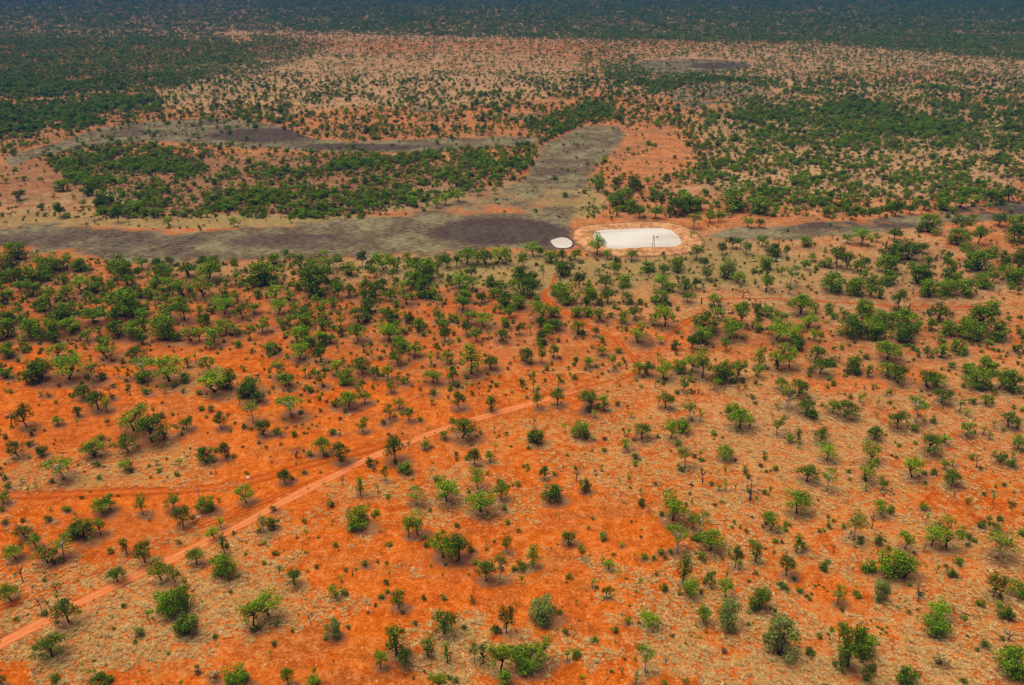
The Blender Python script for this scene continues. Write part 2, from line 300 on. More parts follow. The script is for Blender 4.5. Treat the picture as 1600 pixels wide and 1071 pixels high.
T[(1200,803)] = '''g 15 100 100 130,s 60 120 60 60,b 133 85 35 40,s 368 80 35 55,b 318 125 40 45,w 530 160 130 190,b 570 180 60 45,b 470 100 50 50,d 645 95 50 110,r 690 205 60 90,g 853 220 115 135,g 1020 200 130 150,g 1110 210 150 190,s 985 60 45 80,
b 1240 165 60 60,b 1280 185 50 35,b 1240 210 45 35,s 1215 110 40 50,b 1320 105 90 40,a 1425 110 65 60,w 1420 275 190 170,t 175 240 75 120,g 225 225 60 50,a 115 385 100 150,d 408 245 40 70,c 530 355 12 30,b 75 470 60 65,b 100 490 60 45,
b 160 430 50 60,b 190 505 60 60,b 290 465 30 18,b 315 455 25 16,b 345 470 25 16,b 370 490 18 14,b 240 530 35 22,b 270 515 30 22,b 260 550 30 18,g 435 565 85 120,r 760 430 200 200,g 850 400 150 170,r 620 380 90 60,c 615 345 14 40,y 690 530 90 130,
b 880 460 35 28,d 935 550 60 110,b 945 530 60 50,b 1180 330 70 45,b 1108 340 35 28,p 1165 405 60 45,a 1405 520 110 170,r 1560 540 130 160,r 1465 670 100 65,s 1430 580 40 50,g 1050 660 140 85,r 1020 775 150 140,d 1150 610 40 40,
s 10 510 25 35,b 10 615 25 50,b 38 620 30 40,y 70 880 190 240,a 500 950 200 280,r 570 910 150 230,y 455 950 90 140,a 615 1050 80 140,b 600 1060 60 40,b 1340 855 90 90,b 1460 805 50 45,d 1500 790 80 60,r 1500 1040 200 240,
r 850 1090 130 70,b 1210 1075 70 40,b 1240 775 25 25,p 1050 970 120 70,b 370 765 30 25,b 385 820 14 22,b 545 995 16 18,s 213 945 18 30,b 680 720 30 18,b 710 735 30 18,b 735 755 25 16,b 700 760 25 16,b 740 720 22 14,b 640 680 25 14'''
T[(0,536)] = '''r 60 100 110 100,r 20 200 60 100,r 50 230 80 60,g 370 100 130 100,g 430 225 180 150,r 260 260 160 110,a 230 190 80 80,w 580 240 130 130,r 640 240 60 60,g 670 95 140 120,a 855 110 110 100,s 745 215 45 90,s 815 225 45 100,s 700 110 30 50,
b 790 250 40 40,w 910 205 130 110,r 900 260 90 70,g 1060 240 200 140,r 1160 255 70 70,t 1175 150 60 70,s 1225 120 50 70,g 1310 180 110 60,g 1340 305 170 130,r 1410 300 90 60,a 1445 285 80 145,r 1560 360 120 130,a 1585 310 120 90,
b 915 330 70 60,b 800 310 35 45,b 705 360 60 40,b 1145 320 45 35,b 1015 385 28 22,s 820 350 30 50,a 525 345 100 65,a 615 415 120 130,g 668 430 60 90,d 690 320 50 60,b 710 285 40 45,a 485 460 60 80,b 490 462 45 28,a 170 530 110 165,
d 75 520 70 110,b 310 345 45 28,s 258 335 45 40,b 355 385 35 25,a 365 512 68 60,s 485 520 35 50,g 840 550 190 140,a 950 615 200 190,b 1030 615 90 50,a 805 680 130 125,w 1118 578 55 85,a 1168 540 80 90,a 1385 535 80 120,w 1583 500 100 150,
b 1530 540 45 45,s 1500 390 40 80,r 1300 765 115 135,a 1410 720 70 110,b 1425 725 50 35,a 590 705 130 125,b 595 725 70 35,b 635 620 65 35,a 115 710 100 120,b 190 655 60 40,a 270 700 70 75,b 270 717 70 35,w 400 850 160 140,b 400 858 28 20,
g 785 795 80 70,s 825 790 35 70,b 825 822 60 30,b 612 782 60 25,b 935 780 30 28,s 985 760 40 40,b 530 812 20 20,b 625 860 45 40,b 60 920 65 55,s 180 940 35 45,s 237 925 30 55,b 40 860 40 45,s 135 880 40 45,b 10 800 25 40,a 25 1000 90 70,
b 20 1060 40 50,a 645 1060 120 105,a 690 1040 80 105,g 895 1075 80 135,g 1080 1045 90 110,e 1248 975 30 80,r 1300 1071 115 110,g 1540 1000 105 130,b 515 980 35 25,b 415 1062 60 30,s 318 1050 35 30,b 565 940 20 15,b 740 965 25 20,
b 200 590 40 25,b 280 558 30 18,b 5 582 20 25,b 1045 735 25 20,b 1045 850 25 18,b 1300 570 22 14,b 1080 460 35 16,b 1320 825 25 15,b 1115 455 20 14,b 1190 670 25 14,s 715 655 30 40,b 945 850 22 20,s 645 660 25 20,b 345 615 22 18,s 390 625 22 30'''
T[(400,536)] = '''r 100 80 90 90,g 270 100 120 110,a 405 120 80 110,s 420 160 60 60,w 140 225 110 120,s 310 215 60 80,g 180 275 105 70,g 415 275 75 110,b 355 205 60 40,b 262 260 30 28,s 328 310 40 55,y 500 200 90 100,y 572 270 110 120,y 670 190 120 110,
y 580 400 120 110,y 680 380 80 90,r 20 385 80 110,w 225 460 140 140,b 225 465 40 25,b 275 455 40 22,c 405 355 18 35,a 50 575 90 115,b 135 585 75 45,b 290 520 25 15,b 330 545 28 16,b 350 520 25 15,b 300 575 28 16,b 380 530 20 14,b 375 470 25 14,
b 460 480 20 18,b 320 575 25 14,b 478 585 65 40,b 495 415 90 50,b 558 445 45 25,a 745 225 60 90,g 820 225 70 95,b 790 218 45 28,s 725 95 40 65,a 885 130 110 90,r 920 60 80 90,y 990 85 100 90,a 845 310 60 75,s 882 260 40 50,d 950 245 50 50,
b 925 268 70 30,s 1093 135 50 90,b 1135 105 40 30,y 1195 130 80 90,t 1345 190 140 190,b 1318 235 50 30,g 1105 250 110 90,b 1105 335 60 50,a 1232 245 75 85,b 1258 290 55 40,a 1468 165 90 95,d 1395 330 40 75,b 1463 285 32 28,a 1265 410 85 120,
b 762 375 28 25,y 895 415 70 75,g 835 480 70 100,b 800 520 60 55,y 958 490 65 100,b 1028 495 45 35,y 665 555 70 90,d 525 520 30 70,t 1470 430 80 110,a 1288 595 150 150,b 1230 510 60 35,a 425 700 100 125,b 438 720 45 28,b 338 720 60 40,
d 250 715 90 50,a 530 740 110 145,b 535 747 50 35,y 870 740 130 170,g 1055 660 60 60,g 1180 600 60 60,a 1365 760 80 110,b 1320 740 50 35,a 1460 740 60 70,y 715 780 50 80,y 805 865 55 100,y 930 830 90 80,b 980 865 30 22,a 180 875 80 95,
b 230 865 45 35,b 303 825 38 30,d 545 890 35 65,t 655 950 60 115,g 1385 910 95 140,y 1190 990 150 160,w 1000 1010 110 100,g 1400 1050 170 125,y 1530 980 90 120,b 115 1065 65 40,b 1550 1062 60 50,b 90 720 20 12,b 100 755 22 12,b 250 762 20 12,
b 20 640 40 15,b 1490 570 25 14,b 1505 600 18 14,b 1075 545 20 12,b 1380 590 20 14,b 300 685 30 20,s 425 885 25 18,b 405 820 25 22'''
T[(800,536)] = '''a 90 120 90 100,b 115 140 35 30,g 180 130 60 120,a 260 95 60 100,b 298 105 30 25,y 565 80 70 60,y 485 150 75 60,w 630 175 60 110,b 600 188 30 25,b 660 70 60 45,a 790 200 90 90,a 850 205 80 100,y 945 225 110 130,y 1040 200 90 120,
g 1120 180 110 130,g 1190 220 110 180,r 1310 265 150 180,g 1405 220 100 140,s 1262 295 60 85,t 1540 150 80 120,g 1535 215 65 85,g 1067 310 60 105,c 1165 315 15 40,s 135 300 40 100,s 290 290 50 120,g 163 410 70 115,a 283 390 80 120,
w 455 432 90 150,a 490 400 110 110,t 575 420 70 100,b 540 415 50 40,b 655 400 50 45,s 520 470 50 60,s 740 470 40 40,y 960 405 95 110,w 1105 488 100 125,r 1370 460 90 100,a 1420 530 150 125,b 1485 525 25 20,b 1500 355 40 45,b 1520 390 35 16,
b 1305 445 20 16,r 150 650 110 120,r 430 615 120 125,a 810 600 110 115,y 990 600 90 120,y 1055 570 90 100,b 1035 655 60 50,s 1090 580 50 60,s 705 580 35 30,b 910 600 35 30,y 720 670 85 60,b 575 690 45 25,b 770 740 70 40,w 1080 780 100 140,
b 1055 810 48 28,s 1175 730 40 75,a 1325 725 100 95,a 200 850 60 90,b 265 835 40 28,d 400 860 60 90,r 245 1010 130 160,y 455 945 70 120,d 1190 880 70 120,t 1192 885 45 80,s 1330 830 30 65,s 1448 830 35 80,s 1290 920 45 50,s 1335 920 45 60,
s 1392 930 30 60,d 1487 985 130 110,s 1120 1010 35 45,s 850 1050 20 35,b 735 860 20 20,b 525 835 20 16,b 600 832 18 14,b 1258 612 18 12,b 1315 600 20 14,s 1140 640 22 25,b 1240 820 16 18,b 345 712 30 22,s 655 295 12 40,b 515 615 22 18'''
T[(1200,536)] = '''g 60 165 130 160,g 130 155 100 150,a 295 100 110 80,a 325 195 120 95,b 260 195 75 35,b 385 150 70 35,s 415 110 50 40,r 525 200 110 90,t 625 210 60 80,b 610 110 55 35,a 745 105 150 110,a 810 250 130 110,a 735 205 110 60,a 990 280 120 125,
a 1050 275 110 90,b 1145 165 65 45,b 938 95 40 28,b 985 75 70 50,t 1080 90 80 90,r 1180 80 110 80,r 1290 300 150 150,r 1350 200 120 100,r 1240 210 90 110,g 1440 290 130 150,r 1510 320 140 150,b 1540 70 100 50,w 115 415 110 150,g 75 295 80 60,
a 190 335 115 120,a 240 450 115 90,b 270 490 95 55,a 475 460 140 115,a 400 440 90 90,s 570 370 50 60,s 740 330 40 45,s 670 280 35 35,b 600 335 30 25,s 680 470 30 45,a 1085 375 110 100,w 925 500 110 165,a 810 540 120 125,a 1360 385 80 70,
s 1195 430 60 90,b 1275 390 60 28,s 1235 460 60 40,b 905 565 80 60,s 975 500 40 40,b 1030 510 50 40,a 1000 685 135 135,s 1100 625 80 40,a 1500 525 120 100,a 1235 580 90 100,s 1345 570 60 70,s 1410 530 40 60,b 1465 560 40 30,s 1380 600 50 60,
a 1560 665 90 95,s 1410 710 50 50,s 1525 720 50 50,b 1440 765 110 40,b 1515 790 80 35,g 55 575 75 135,s 25 475 25 40,t 185 620 60 95,a 320 620 100 110,g 365 735 110 110,y 125 620 60 60,s 190 660 45 60,a 665 600 90 90,g 635 745 115 145,
g 610 865 115 140,b 598 865 45 28,b 735 585 25 22,g 900 840 130 150,b 970 830 45 25,b 1020 830 40 22,b 940 842 25 25,a 240 865 120 115,w 365 920 95 130,a 178 1065 140 155,g 700 1075 115 108,s 610 925 50 50,a 715 920 60 80,a 1100 790 50 65,
s 1150 770 60 50,a 1145 890 115 95,d 1300 780 50 90,b 1325 800 45 35,d 1160 965 35 40,b 965 1055 75 55,b 500 820 40 20,b 595 395 18 16,b 895 665 20 16,b 1080 720 20 14,s 60 400 40 30,b 380 240 45 16,s 600 290 25 22,b 310 1030 14 10,b 1510 1010 30 16'''
T[(0,268)] = '''r 45 630 90 70,r 110 560 130 80,r 310 640 150 140,r 240 700 140 120,g 400 620 110 90,r 510 630 90 110,r 110 720 110 90,r 210 790 120 120,g 400 700 60 70,g 510 750 120 110,r 610 770 90 80,r 780 660 110 110,r 720 630 80 100,a 1070 590 55 70,
a 1280 610 100 80,g 1475 620 60 90,b 1535 640 50 35,a 895 610 90 40,a 870 660 60 70,s 930 690 50 80,a 990 610 80 40,g 1035 660 90 100,g 1050 740 90 90,a 800 710 80 60,a 1180 660 110 50,a 1310 680 160 90,g 1270 780 140 120,g 1150 780 130 100,
g 1470 710 90 60,s 600 690 40 50,s 635 690 35 50,b 1415 590 25 18,b 1370 630 35 35,b 1520 700 45 28,r 25 840 80 100,g 320 850 140 110,a 270 870 90 80,g 440 800 110 80,a 470 880 90 80,g 565 810 70 70,s 685 800 60 60,g 770 830 90 100,
a 850 770 70 60,a 945 790 90 80,r 885 800 70 70,s 970 830 50 60,b 1000 835 30 22,a 910 890 70 80,g 1410 790 70 70,g 1490 815 65 80,b 1430 805 70 25,g 1340 860 100 80,a 120 900 70 60,a 50 960 100 70,r 150 970 80 70,r 420 990 170 110,
a 590 950 130 100,r 780 940 210 110,b 785 975 35 30,g 900 930 80 80,g 1160 935 110 150,a 1070 850 70 50,a 1060 930 130 60,g 1250 900 50 60,b 1300 955 60 35,g 1400 890 120 80,a 1520 920 110 90,a 1590 890 80 70,g 1410 1010 110 100,g 1480 1020 90 80,
r 50 1060 150 80,r 200 1060 140 90,r 310 1060 140 100,g 450 1010 120 80,a 545 1060 80 80,s 630 1040 60 80,r 850 1060 130 80,r 750 1050 130 100,r 1050 1065 180 120,g 1200 1060 110 60,g 1340 1070 120 50,b 1330 995 40 22,
a 380 290 60 95,b 265 250 75 30,a 120 180 80 40,b 505 255 22 14,s 620 300 50 55,a 740 320 60 100,s 810 335 35 35,g 1050 350 60 70,g 1468 345 50 60,r 555 160 80 60,r 395 130 90 50,r 650 230 100 60,g 860 260 90 70,s 180 60 25 25,b 1340 250 60 30'''
T[(400,268)] = '''s 45 595 50 80,y 130 580 85 80,s 215 585 50 80,a 290 615 110 100,g 355 620 75 110,g 460 610 130 100,g 585 650 90 80,b 585 665 60 30,a 665 605 60 125,y 800 620 110 120,y 860 620 100 110,y 950 590 50 50,a 1000 630 100 100,a 1090 620 70 70,
r 1040 700 160 100,a 1195 605 90 100,a 1250 600 60 90,a 1320 580 120 90,a 1430 580 110 80,g 1510 570 110 100,g 1565 585 70 110,s 1255 660 45 50,a 1345 670 75 80,g 30 640 60 50,s 130 680 40 55,s 170 665 50 70,b 40 690 60 45,r 60 740 180 100,
g 250 740 60 60,g 320 730 80 80,g 420 680 150 90,r 380 790 210 130,a 510 790 80 120,a 580 780 90 90,y 700 800 150 100,y 790 750 80 100,g 840 800 90 90,b 880 700 50 45,g 920 750 70 70,g 940 830 100 100,r 1060 800 130 120,y 1010 720 100 60,
s 1130 830 50 60,g 1270 730 110 70,g 1350 740 80 70,a 1300 810 90 70,a 1410 820 70 70,b 1365 840 35 35,y 1560 860 110 80,y 1470 730 70 70,y 1540 760 100 80,g 120 810 110 70,g 210 810 80 70,g 140 890 110 90,g 250 880 80 80,b 300 870 50 50,
s 480 870 60 80,g 390 920 90 90,g 440 930 60 60,b 510 890 25 20,g 155 970 50 60,g 215 960 60 70,b 285 915 45 28,r 310 985 100 60,b 460 980 60 40,g 40 1000 100 90,y 710 900 110 100,y 640 940 120 80,a 800 910 70 70,g 880 930 80 70,
y 640 1060 110 120,y 540 1040 60 90,g 830 1060 130 100,g 870 1010 90 80,r 960 960 60 100,y 1010 1010 80 100,g 1140 940 80 80,y 1230 950 60 80,b 1165 855 30 18,g 1290 870 100 110,g 1330 950 100 80,g 1420 970 110 90,a 1320 1020 60 90,
y 1560 980 50 70,y 1180 1060 70 90,b 1330 1045 35 28,y 1530 1060 90 90,g 260 1070 110 70,g 400 1070 90 50,a 470 1071 60 60,b 1045 250 45 16,b 935 275 25 14,g 1130 230 60 60,g 1180 210 80 40,g 1270 190 90 45,b 575 285 25 16,g 990 220 70 40,
g 590 235 50 40,g 400 260 70 80,g 250 250 60 70,g 170 260 60 40,g 30 270 60 60,a 1390 150 50 50,g 820 165 60 45,g 980 170 60 50'''
T[(800,268)] = '''g 75 600 75 110,g 135 530 100 70,a 175 530 45 60,r 240 580 90 80,a 310 570 60 90,a 400 555 75 80,r 310 670 110 95,b 380 615 50 55,a 420 730 70 120,y 600 550 60 60,y 655 600 45 80,y 750 555 80 70,y 850 640 90 100,r 1035 640 100 125,
a 950 640 70 60,g 530 520 110 130,r 630 230 90 90,a 655 280 60 70,r 700 220 130 90,r 740 260 100 80,a 800 290 90 90,g 900 290 90 80,r 760 130 110 60,r 650 90 60 60,r 890 180 70 90,b 960 150 60 30,a 935 225 40 90,r 1060 220 110 90,
r 1020 290 130 100,r 1110 270 140 90,r 1160 250 100 80,w 1130 358 110 95,s 1118 425 50 65,r 1400 260 180 110,r 1540 280 120 100,g 1470 348 70 55,a 1540 350 70 60,g 1290 310 70 50,g 1240 320 80 50,g 520 100 90 90,g 535 130 90 50,g 850 80 50 45,
a 1150 550 90 100,a 1200 600 55 70,a 1310 520 60 85,a 1380 480 70 85,s 1425 485 50 90,a 1465 520 60 90,a 1560 470 80 80,a 1220 680 80 80,y 1345 670 110 130,r 1350 680 150 80,g 1410 700 80 80,r 1510 640 40 45,r 1575 620 90 120,a 1590 750 70 110,
y 930 740 100 100,y 585 740 110 90,y 700 730 90 95,y 540 650 50 40,y 980 760 70 70,a 1070 760 110 100,a 1150 735 60 80,g 1100 820 80 80,d 1440 790 50 65,b 1480 812 30 25,c 1183 830 18 50,e 195 690 30 100,r 50 700 110 45,r 130 740 90 60,
y 70 800 140 100,y 40 870 100 90,y 180 930 150 110,r 285 790 100 100,r 340 840 140 110,a 455 880 70 120,y 505 830 70 90,y 595 820 90 90,y 715 820 75 75,y 920 840 110 100,b 740 840 60 30,g 1270 845 100 80,g 1420 960 110 150,r 1590 920 80 100,
g 1290 920 90 80,a 1200 1010 160 130,g 1360 1045 140 100,g 1190 1071 120 80,g 1525 990 65 75,b 1460 990 30 20,y 550 930 90 90,b 615 920 60 35,y 700 945 75 90,y 770 920 80 80,y 880 960 90 90,y 955 970 120 140,y 790 1071 140 110,b 1030 1020 40 25,
r 400 920 80 80,a 520 1030 50 70,y 270 990 90 80,y 410 1020 80 100,a 45 1020 50 80,s 115 1010 30 60,a 180 1071 60 90,s 930 1071 60 40,b 120 1032 18 16,b 945 525 35 20,b 100 655 25 16,b 1350 835 22 15,b 1520 815 22 15'''
T[(1200,268)] = '''a 520 300 60 60,g 690 290 60 80,a 795 280 70 110,a 880 265 60 60,a 970 240 60 70,r 1090 250 100 110,a 1205 230 80 80,g 1285 200 60 50,a 1390 200 110 80,a 1500 190 110 80,a 1440 340 90 80,a 1280 310 50 50,r 1000 400 140 80,r 940 385 50 45,
a 790 430 90 80,g 580 460 120 80,a 490 450 70 60,a 1210 380 130 80,a 1310 455 90 130,r 1540 460 140 140,g 680 440 60 60,r 230 480 80 70,b 290 465 35 22,a 110 540 40 90,r 30 540 100 90,a 430 600 110 150,a 495 610 50 120,a 600 600 70 80,
r 355 610 80 70,g 235 610 70 60,g 265 560 60 45,a 560 630 80 90,r 745 570 110 60,r 870 570 140 140,r 800 490 70 60,a 970 510 60 70,a 990 590 65 75,g 1075 540 45 60,r 1180 480 130 110,g 1240 565 90 120,r 1385 540 80 80,b 1050 465 35 30,
c 735 485 18 60,r 1310 640 150 110,r 1570 580 100 120,r 1500 710 140 130,w 135 720 80 130,s 130 770 65 70,g 80 650 40 60,a 5 730 40 90,r 395 770 140 130,r 540 790 140 100,r 650 740 90 90,a 690 790 60 80,r 740 650 140 80,r 740 720 110 70,
a 820 860 90 130,r 930 720 150 90,r 1000 800 130 110,r 1110 790 120 110,r 1220 790 130 120,r 1340 740 120 90,r 1130 680 90 80,a 200 890 150 140,g 65 955 100 90,g 250 975 105 90,g 285 1055 70 75,g 470 920 60 60,r 410 930 50 60,r 590 920 120 80,
r 700 990 130 130,g 790 960 90 70,a 860 960 130 90,a 1075 940 120 130,b 1000 905 80 30,a 1310 1000 190 190,r 1390 890 90 80,r 1240 980 90 60,a 1020 990 60 70,b 790 880 50 30,c 880 862 12 45,g 50 1050 120 90,g 140 1065 130 100,r 500 1055 150 140,
r 620 1060 150 130,r 1100 1040 110 90,r 1260 1070 150 70,r 1590 1050 50 60,r 1430 1070 120 60,r 820 1075 150 70,b 645 605 22 18,b 1465 970 40 22,b 260 655 22 10,b 265 750 25 18,b 300 772 30 35,r 1580 690 60 100,r 1540 380 120 80'''
plants = []
fish = lambda x, y: 505 < x < 1110 and 300 < y < 875
for (ox, oy), txt in T.items():
    for e in txt.replace('\n', '').split(','):
        if not e.strip(): continue
        kd, x, y, w_, h_ = e.split(); x, y, w_, h_ = [float(q)/4 for q in (x, y, w_, h_)]
        px, py = ox+x, oy+y
        if kd == 'y' and fish(px, py): kd = 'gra'[int(px*7+py*3) % 3]
        plants.append([kd, px, py, w_, h_])
# neighbours at tile seams that are the same plant
keep = []
for p in plants:
    if not any(abs(p[1]-q[1]) < 4 and abs(p[2]-q[2]) < 5 and (p[0] in 'bp') == (q[0] in 'bp') for q in keep): keep.append(p)
plants = keep
def size_of(kd, px, py, w_, h_):
    """real size and foot of a plant from its size in the photo"""
    X, Y = ground(px, py); X = float(X); Y = float(Y)
    depth = project(X, Y)[2]; mpp = depth/F
    dep = math.atan2(CAMH, math.hypot(X, Y))
    W = w_*mpp*(1.27 if py > 600 else 1.25)
    if kd in 'rbp':                       # foliage reaches the ground: the foot is behind its front edge
        off = 0.36*W
        n = math.hypot(X, Y); X += X/n*off; Y += Y/n*off
        H = (h_*mpp - 0.75*W*math.sin(dep))/math.cos(dep); H = max(H, 0.55*W if kd != 'r' else 0.72*W)
    else:
        H = 1.06*(h_*mpp - 0.22*W*math.sin(dep))/math.cos(dep); H = max(H, 0.75*W)
    H = min(H, 2.6*W if kd in 'dec' else 2.3*W) if kd != 'c' else H
    return X, Y, W, H

# ------------------------------------------------------------------ ground sheet
def pip_sd(px, py, poly):
    """signed distance (px, vertical stretched for perspective), inside positive"""
    P = np.array(poly, float); ky = 1.9
    x = px; y = py*ky; X0 = P[:, 0]; Y0 = P[:, 1]*ky
    ins = np.zeros(x.shape, bool); d2 = np.full(x.shape, 1e12)
    for i in range(len(P)):
        x1, y1, x2, y2 = X0[i], Y0[i], X0[(i+1) % len(P)], Y0[(i+1) % len(P)]
        c = ((y1 > y) != (y2 > y))
        with np.errstate(divide='ignore', invalid='ignore'):
            ins ^= c & (x < (x2-x1)*(y-y1)/((y2-y1) if y2 != y1 else 1e-9)+x1)
        dx, dy = x2-x1, y2-y1; t = np.clip(((x-x1)*dx+(y-y1)*dy)/(dx*dx+dy*dy+1e-9), 0, 1)
        d2 = np.minimum(d2, (x-x1-t*dx)**2+(y-y1-t*dy)**2)
    return np.where(ins, 1, -1)*np.sqrt(d2)
def ell(px, py, L):
    out = np.zeros(px.shape)
    for cx, cy, rx, ry, wt in L:
        q = ((px-cx)/rx)**2+((py-cy)/ry)**2
        out = np.maximum(out, wt*np.clip(1.35-0.75*q, 0, 1))
    return out
def mud_mask(px, py, soft=20):
    m_ = np.zeros(px.shape)
    for pi_, (poly, wt) in enumerate(zip(MUD, MUDW)):
        s_ = (soft if pi_ == 0 else min(soft, 7))*np.clip((py+70)/450, .25, 1)
        m_ = np.maximum(m_, wt*np.clip((0.5 if pi_ == 0 else 0.85)+pip_sd(px, py, poly)/(2*s_), 0, 1))
    return m_

ys = np.concatenate([np.arange(2600, 1110, -45), np.arange(1110, 440, -3.5), np.arange(440, 60, -2.0), np.arange(60, -30, -2.0), np.array([-34, -40, -46, -52, -55.5])])
xs = np.concatenate([np.arange(-1900, -200, 90), np.arange(-200, 1801, 5.0), np.arange(1880, 3500, 90)])
GX, GY = np.meshgrid(xs, ys)
wx, wy = ground(GX, GY)
R_, C_ = GX.shape
# gentle relief, kept off the tracks by its tiny size
wz = np.zeros_like(wx)
verts = np.stack([wx, wy, wz], -1).reshape(-1, 3)
ii = np.arange(R_*C_).reshape(R_, C_)
quads = np.stack([ii[:-1, :-1], ii[:-1, 1:], ii[1:, 1:], ii[1:, :-1]], -1).reshape(-1, 4)
gme = bpy.data.meshes.new('ground')
gme.vertices.add(len(verts)); gme.vertices.foreach_set('co', verts.ravel().astype(np.float32))
gme.loops.add(len(quads)*4); gme.loops.foreach_set('vertex_index', quads.ravel().astype(np.int32))
gme.polygons.add(len(quads)); gme.polygons.foreach_set('loop_start', np.arange(0, len(quads)*4, 4, dtype=np.int32))
gme.update(calc_edges=True); gme.materials.append(M['ground'])
mud = mud_mask(GX, GY)*(1-.50*ell(GX, GY, [(760,318,150,18,1),(880,310,60,22,1),(640,330,110,12,.7),(900,335,20,20,.8),(300,353,200,5,.5)])); straw = ell(GX, GY, STRAW); green = ell(GX, GY, GREEN); dark = ell(GX, GY, DARK)
bare = ell(GX, GY, BARE); salmon = np.clip(ell(GX, GY, SALMON), 0, 1)
straw = np.clip(0.30+0.62*straw-0.55*bare, 0, 1); green = np.clip(green-bare*.8, 0, 1)
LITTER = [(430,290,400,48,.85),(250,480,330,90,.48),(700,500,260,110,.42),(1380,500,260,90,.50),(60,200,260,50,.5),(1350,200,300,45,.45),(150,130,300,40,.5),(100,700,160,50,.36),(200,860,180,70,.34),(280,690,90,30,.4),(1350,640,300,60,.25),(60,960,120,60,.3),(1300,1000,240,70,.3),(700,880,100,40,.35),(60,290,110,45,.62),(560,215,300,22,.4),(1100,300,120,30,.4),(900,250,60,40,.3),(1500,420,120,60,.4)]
litter_shade = ell(GX, GY, LITTER)
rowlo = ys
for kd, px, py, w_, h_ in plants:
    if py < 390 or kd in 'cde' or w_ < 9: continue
    rx = w_*1.0; ry = w_*0.50; cy = py-(0.15*w_ if kd in 'rb' else 0); cx = px+w_*.18  # brown patch, shifted sideways: leaf fall with the plant's soft shade painted in
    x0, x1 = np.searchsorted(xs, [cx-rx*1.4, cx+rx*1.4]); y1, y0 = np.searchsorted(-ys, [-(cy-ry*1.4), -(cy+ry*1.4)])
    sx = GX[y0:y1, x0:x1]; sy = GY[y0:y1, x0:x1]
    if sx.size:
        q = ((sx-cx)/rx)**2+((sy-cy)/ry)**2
        litter_shade[y0:y1, x0:x1] = np.maximum(litter_shade[y0:y1, x0:x1], 0.80*np.clip(1.15-q, 0, 1))
for nm, chans in (('zone_a', (mud, straw, green)), ('zone_b', (salmon, litter_shade, dark))):
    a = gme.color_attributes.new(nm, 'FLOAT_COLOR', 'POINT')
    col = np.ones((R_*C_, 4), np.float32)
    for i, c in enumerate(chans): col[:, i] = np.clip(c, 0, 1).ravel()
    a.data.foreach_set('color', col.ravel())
tag(link('ground', gme), kind='structure')

# ------------------------------------------------------------------ tracks
def smooth_line(pts, step=1.5):
    P = [Vector(p) for p in pts]; out = []
    for i in range(len(P)-1):
        p0, p1, p2, p3 = P[max(i-1, 0)], P[i], P[i+1], P[min(i+2, len(P)-1)]
        n_ = max(2, int((p2-p1).length/step))
        for k_ in range(n_):
            t = k_/n_
            out.append(0.5*((2*p1)+(p2-p0)*t+(2*p0-5*p1+4*p2-p3)*t*t+(3*p1-p0-3*p2+p3)*t**3))
    out.append(P[-1]); return out
for ti, (nm, mt, pts, wid) in enumerate(TRACKS):
    W_ = [ground(x, y) for x, y in pts]
    line = smooth_line([(float(a), float(b), 0) for a, b in W_], 2.5)
    v = []; f = []; ed = []; N = len(line)
    for i, p in enumerate(line):
        d = (line[min(i+1, N-1)]-line[max(i-1, 0)]).normalized(); s_ = Vector((-d.y, d.x, 0))
        ww = wid*(1+0.12*math.sin(i*.31)+0.08*math.sin(i*.87+ti))*0.75
        endf = 0.5*max(0, 1-(N-1-i)/10, 0 if pts[0][0] < 0 else 1-i/26)
        for q, e in ((-1, 1), (-.5, .45), (0, 0), (.5, .45), (1, 1)):
            v.append(p+s_*q*ww+Vector((0, 0, 0.02+0.006*ti))); ed.append(min(1, e+endf*2 if N > 16 else e))
    for i in range(N-1):
        for j in range(4):
            a = i*5+j; f.append((a, a+5, a+6, a+1))
    me = bpy.data.meshes.new(nm); me.from_pydata(v, [], f); me.update(); me.materials.append(M[mt])
    at = me.attributes.new('edge', 'FLOAT', 'POINT'); at.data.foreach_set('value', ed)
    tag(link(nm, me), kind='structure')

# ------------------------------------------------------------------ farm dam, small waterhole
def water_material():
    m, n, l, b = mat('milky_water', 0.12, 0.5); k = NB(m)
    l.new(k.mix(k.smooth(k.noise(0.04, 6, 0.6, k.mapping(0.2, (.5, 1.5, 1))), 0.35, 0.65), (0.62, 0.54, 0.43), (0.78, 0.72, 0.62)), b.inputs['Base Color'])
    bu = n.new('ShaderNodeBump'); bu.inputs['Strength'].default_value = 0.08
    l.new(k.noise(1.2, 3), bu.inputs['Height']); l.new(bu.outputs[0], b.inputs['Normal']); return m
M['water'] = water_material()
def closed(pts, n_=90):
    P = [Vector((*[float(c) for c in ground(x, y)], 0)) for x, y in pts]; K = len(P); out = []
    for i in range(K):
        p0, p1, p2, p3 = P[i-1], P[i], P[(i+1) % K], P[(i+2) % K]
        for k_ in range(max(2, n_//K)):
            t = k_/max(2, n_//K)
            out.append(0.5*((2*p1)+(p2-p0)*t+(2*p0-5*p1+4*p2-p3)*t*t+(3*p1-p0-3*p2+p3)*t**3))
    return out
def ring_offset(P, d):
    K = len(P); out = []
    c = sum(P, Vector())/K
    for i in range(K):
        t = (P[(i+1) % K]-P[i-1]).normalized(); nrm = Vector((t.y, -t.x, 0))
        if nrm.dot(P[i]-c) < 0: nrm = -nrm
        out.append(P[i]+nrm*d)
    for _ in range(3): out = [(out[i-1]+out[i]*2+out[(i+1) % K])/4 for i in range(K)]
    return out
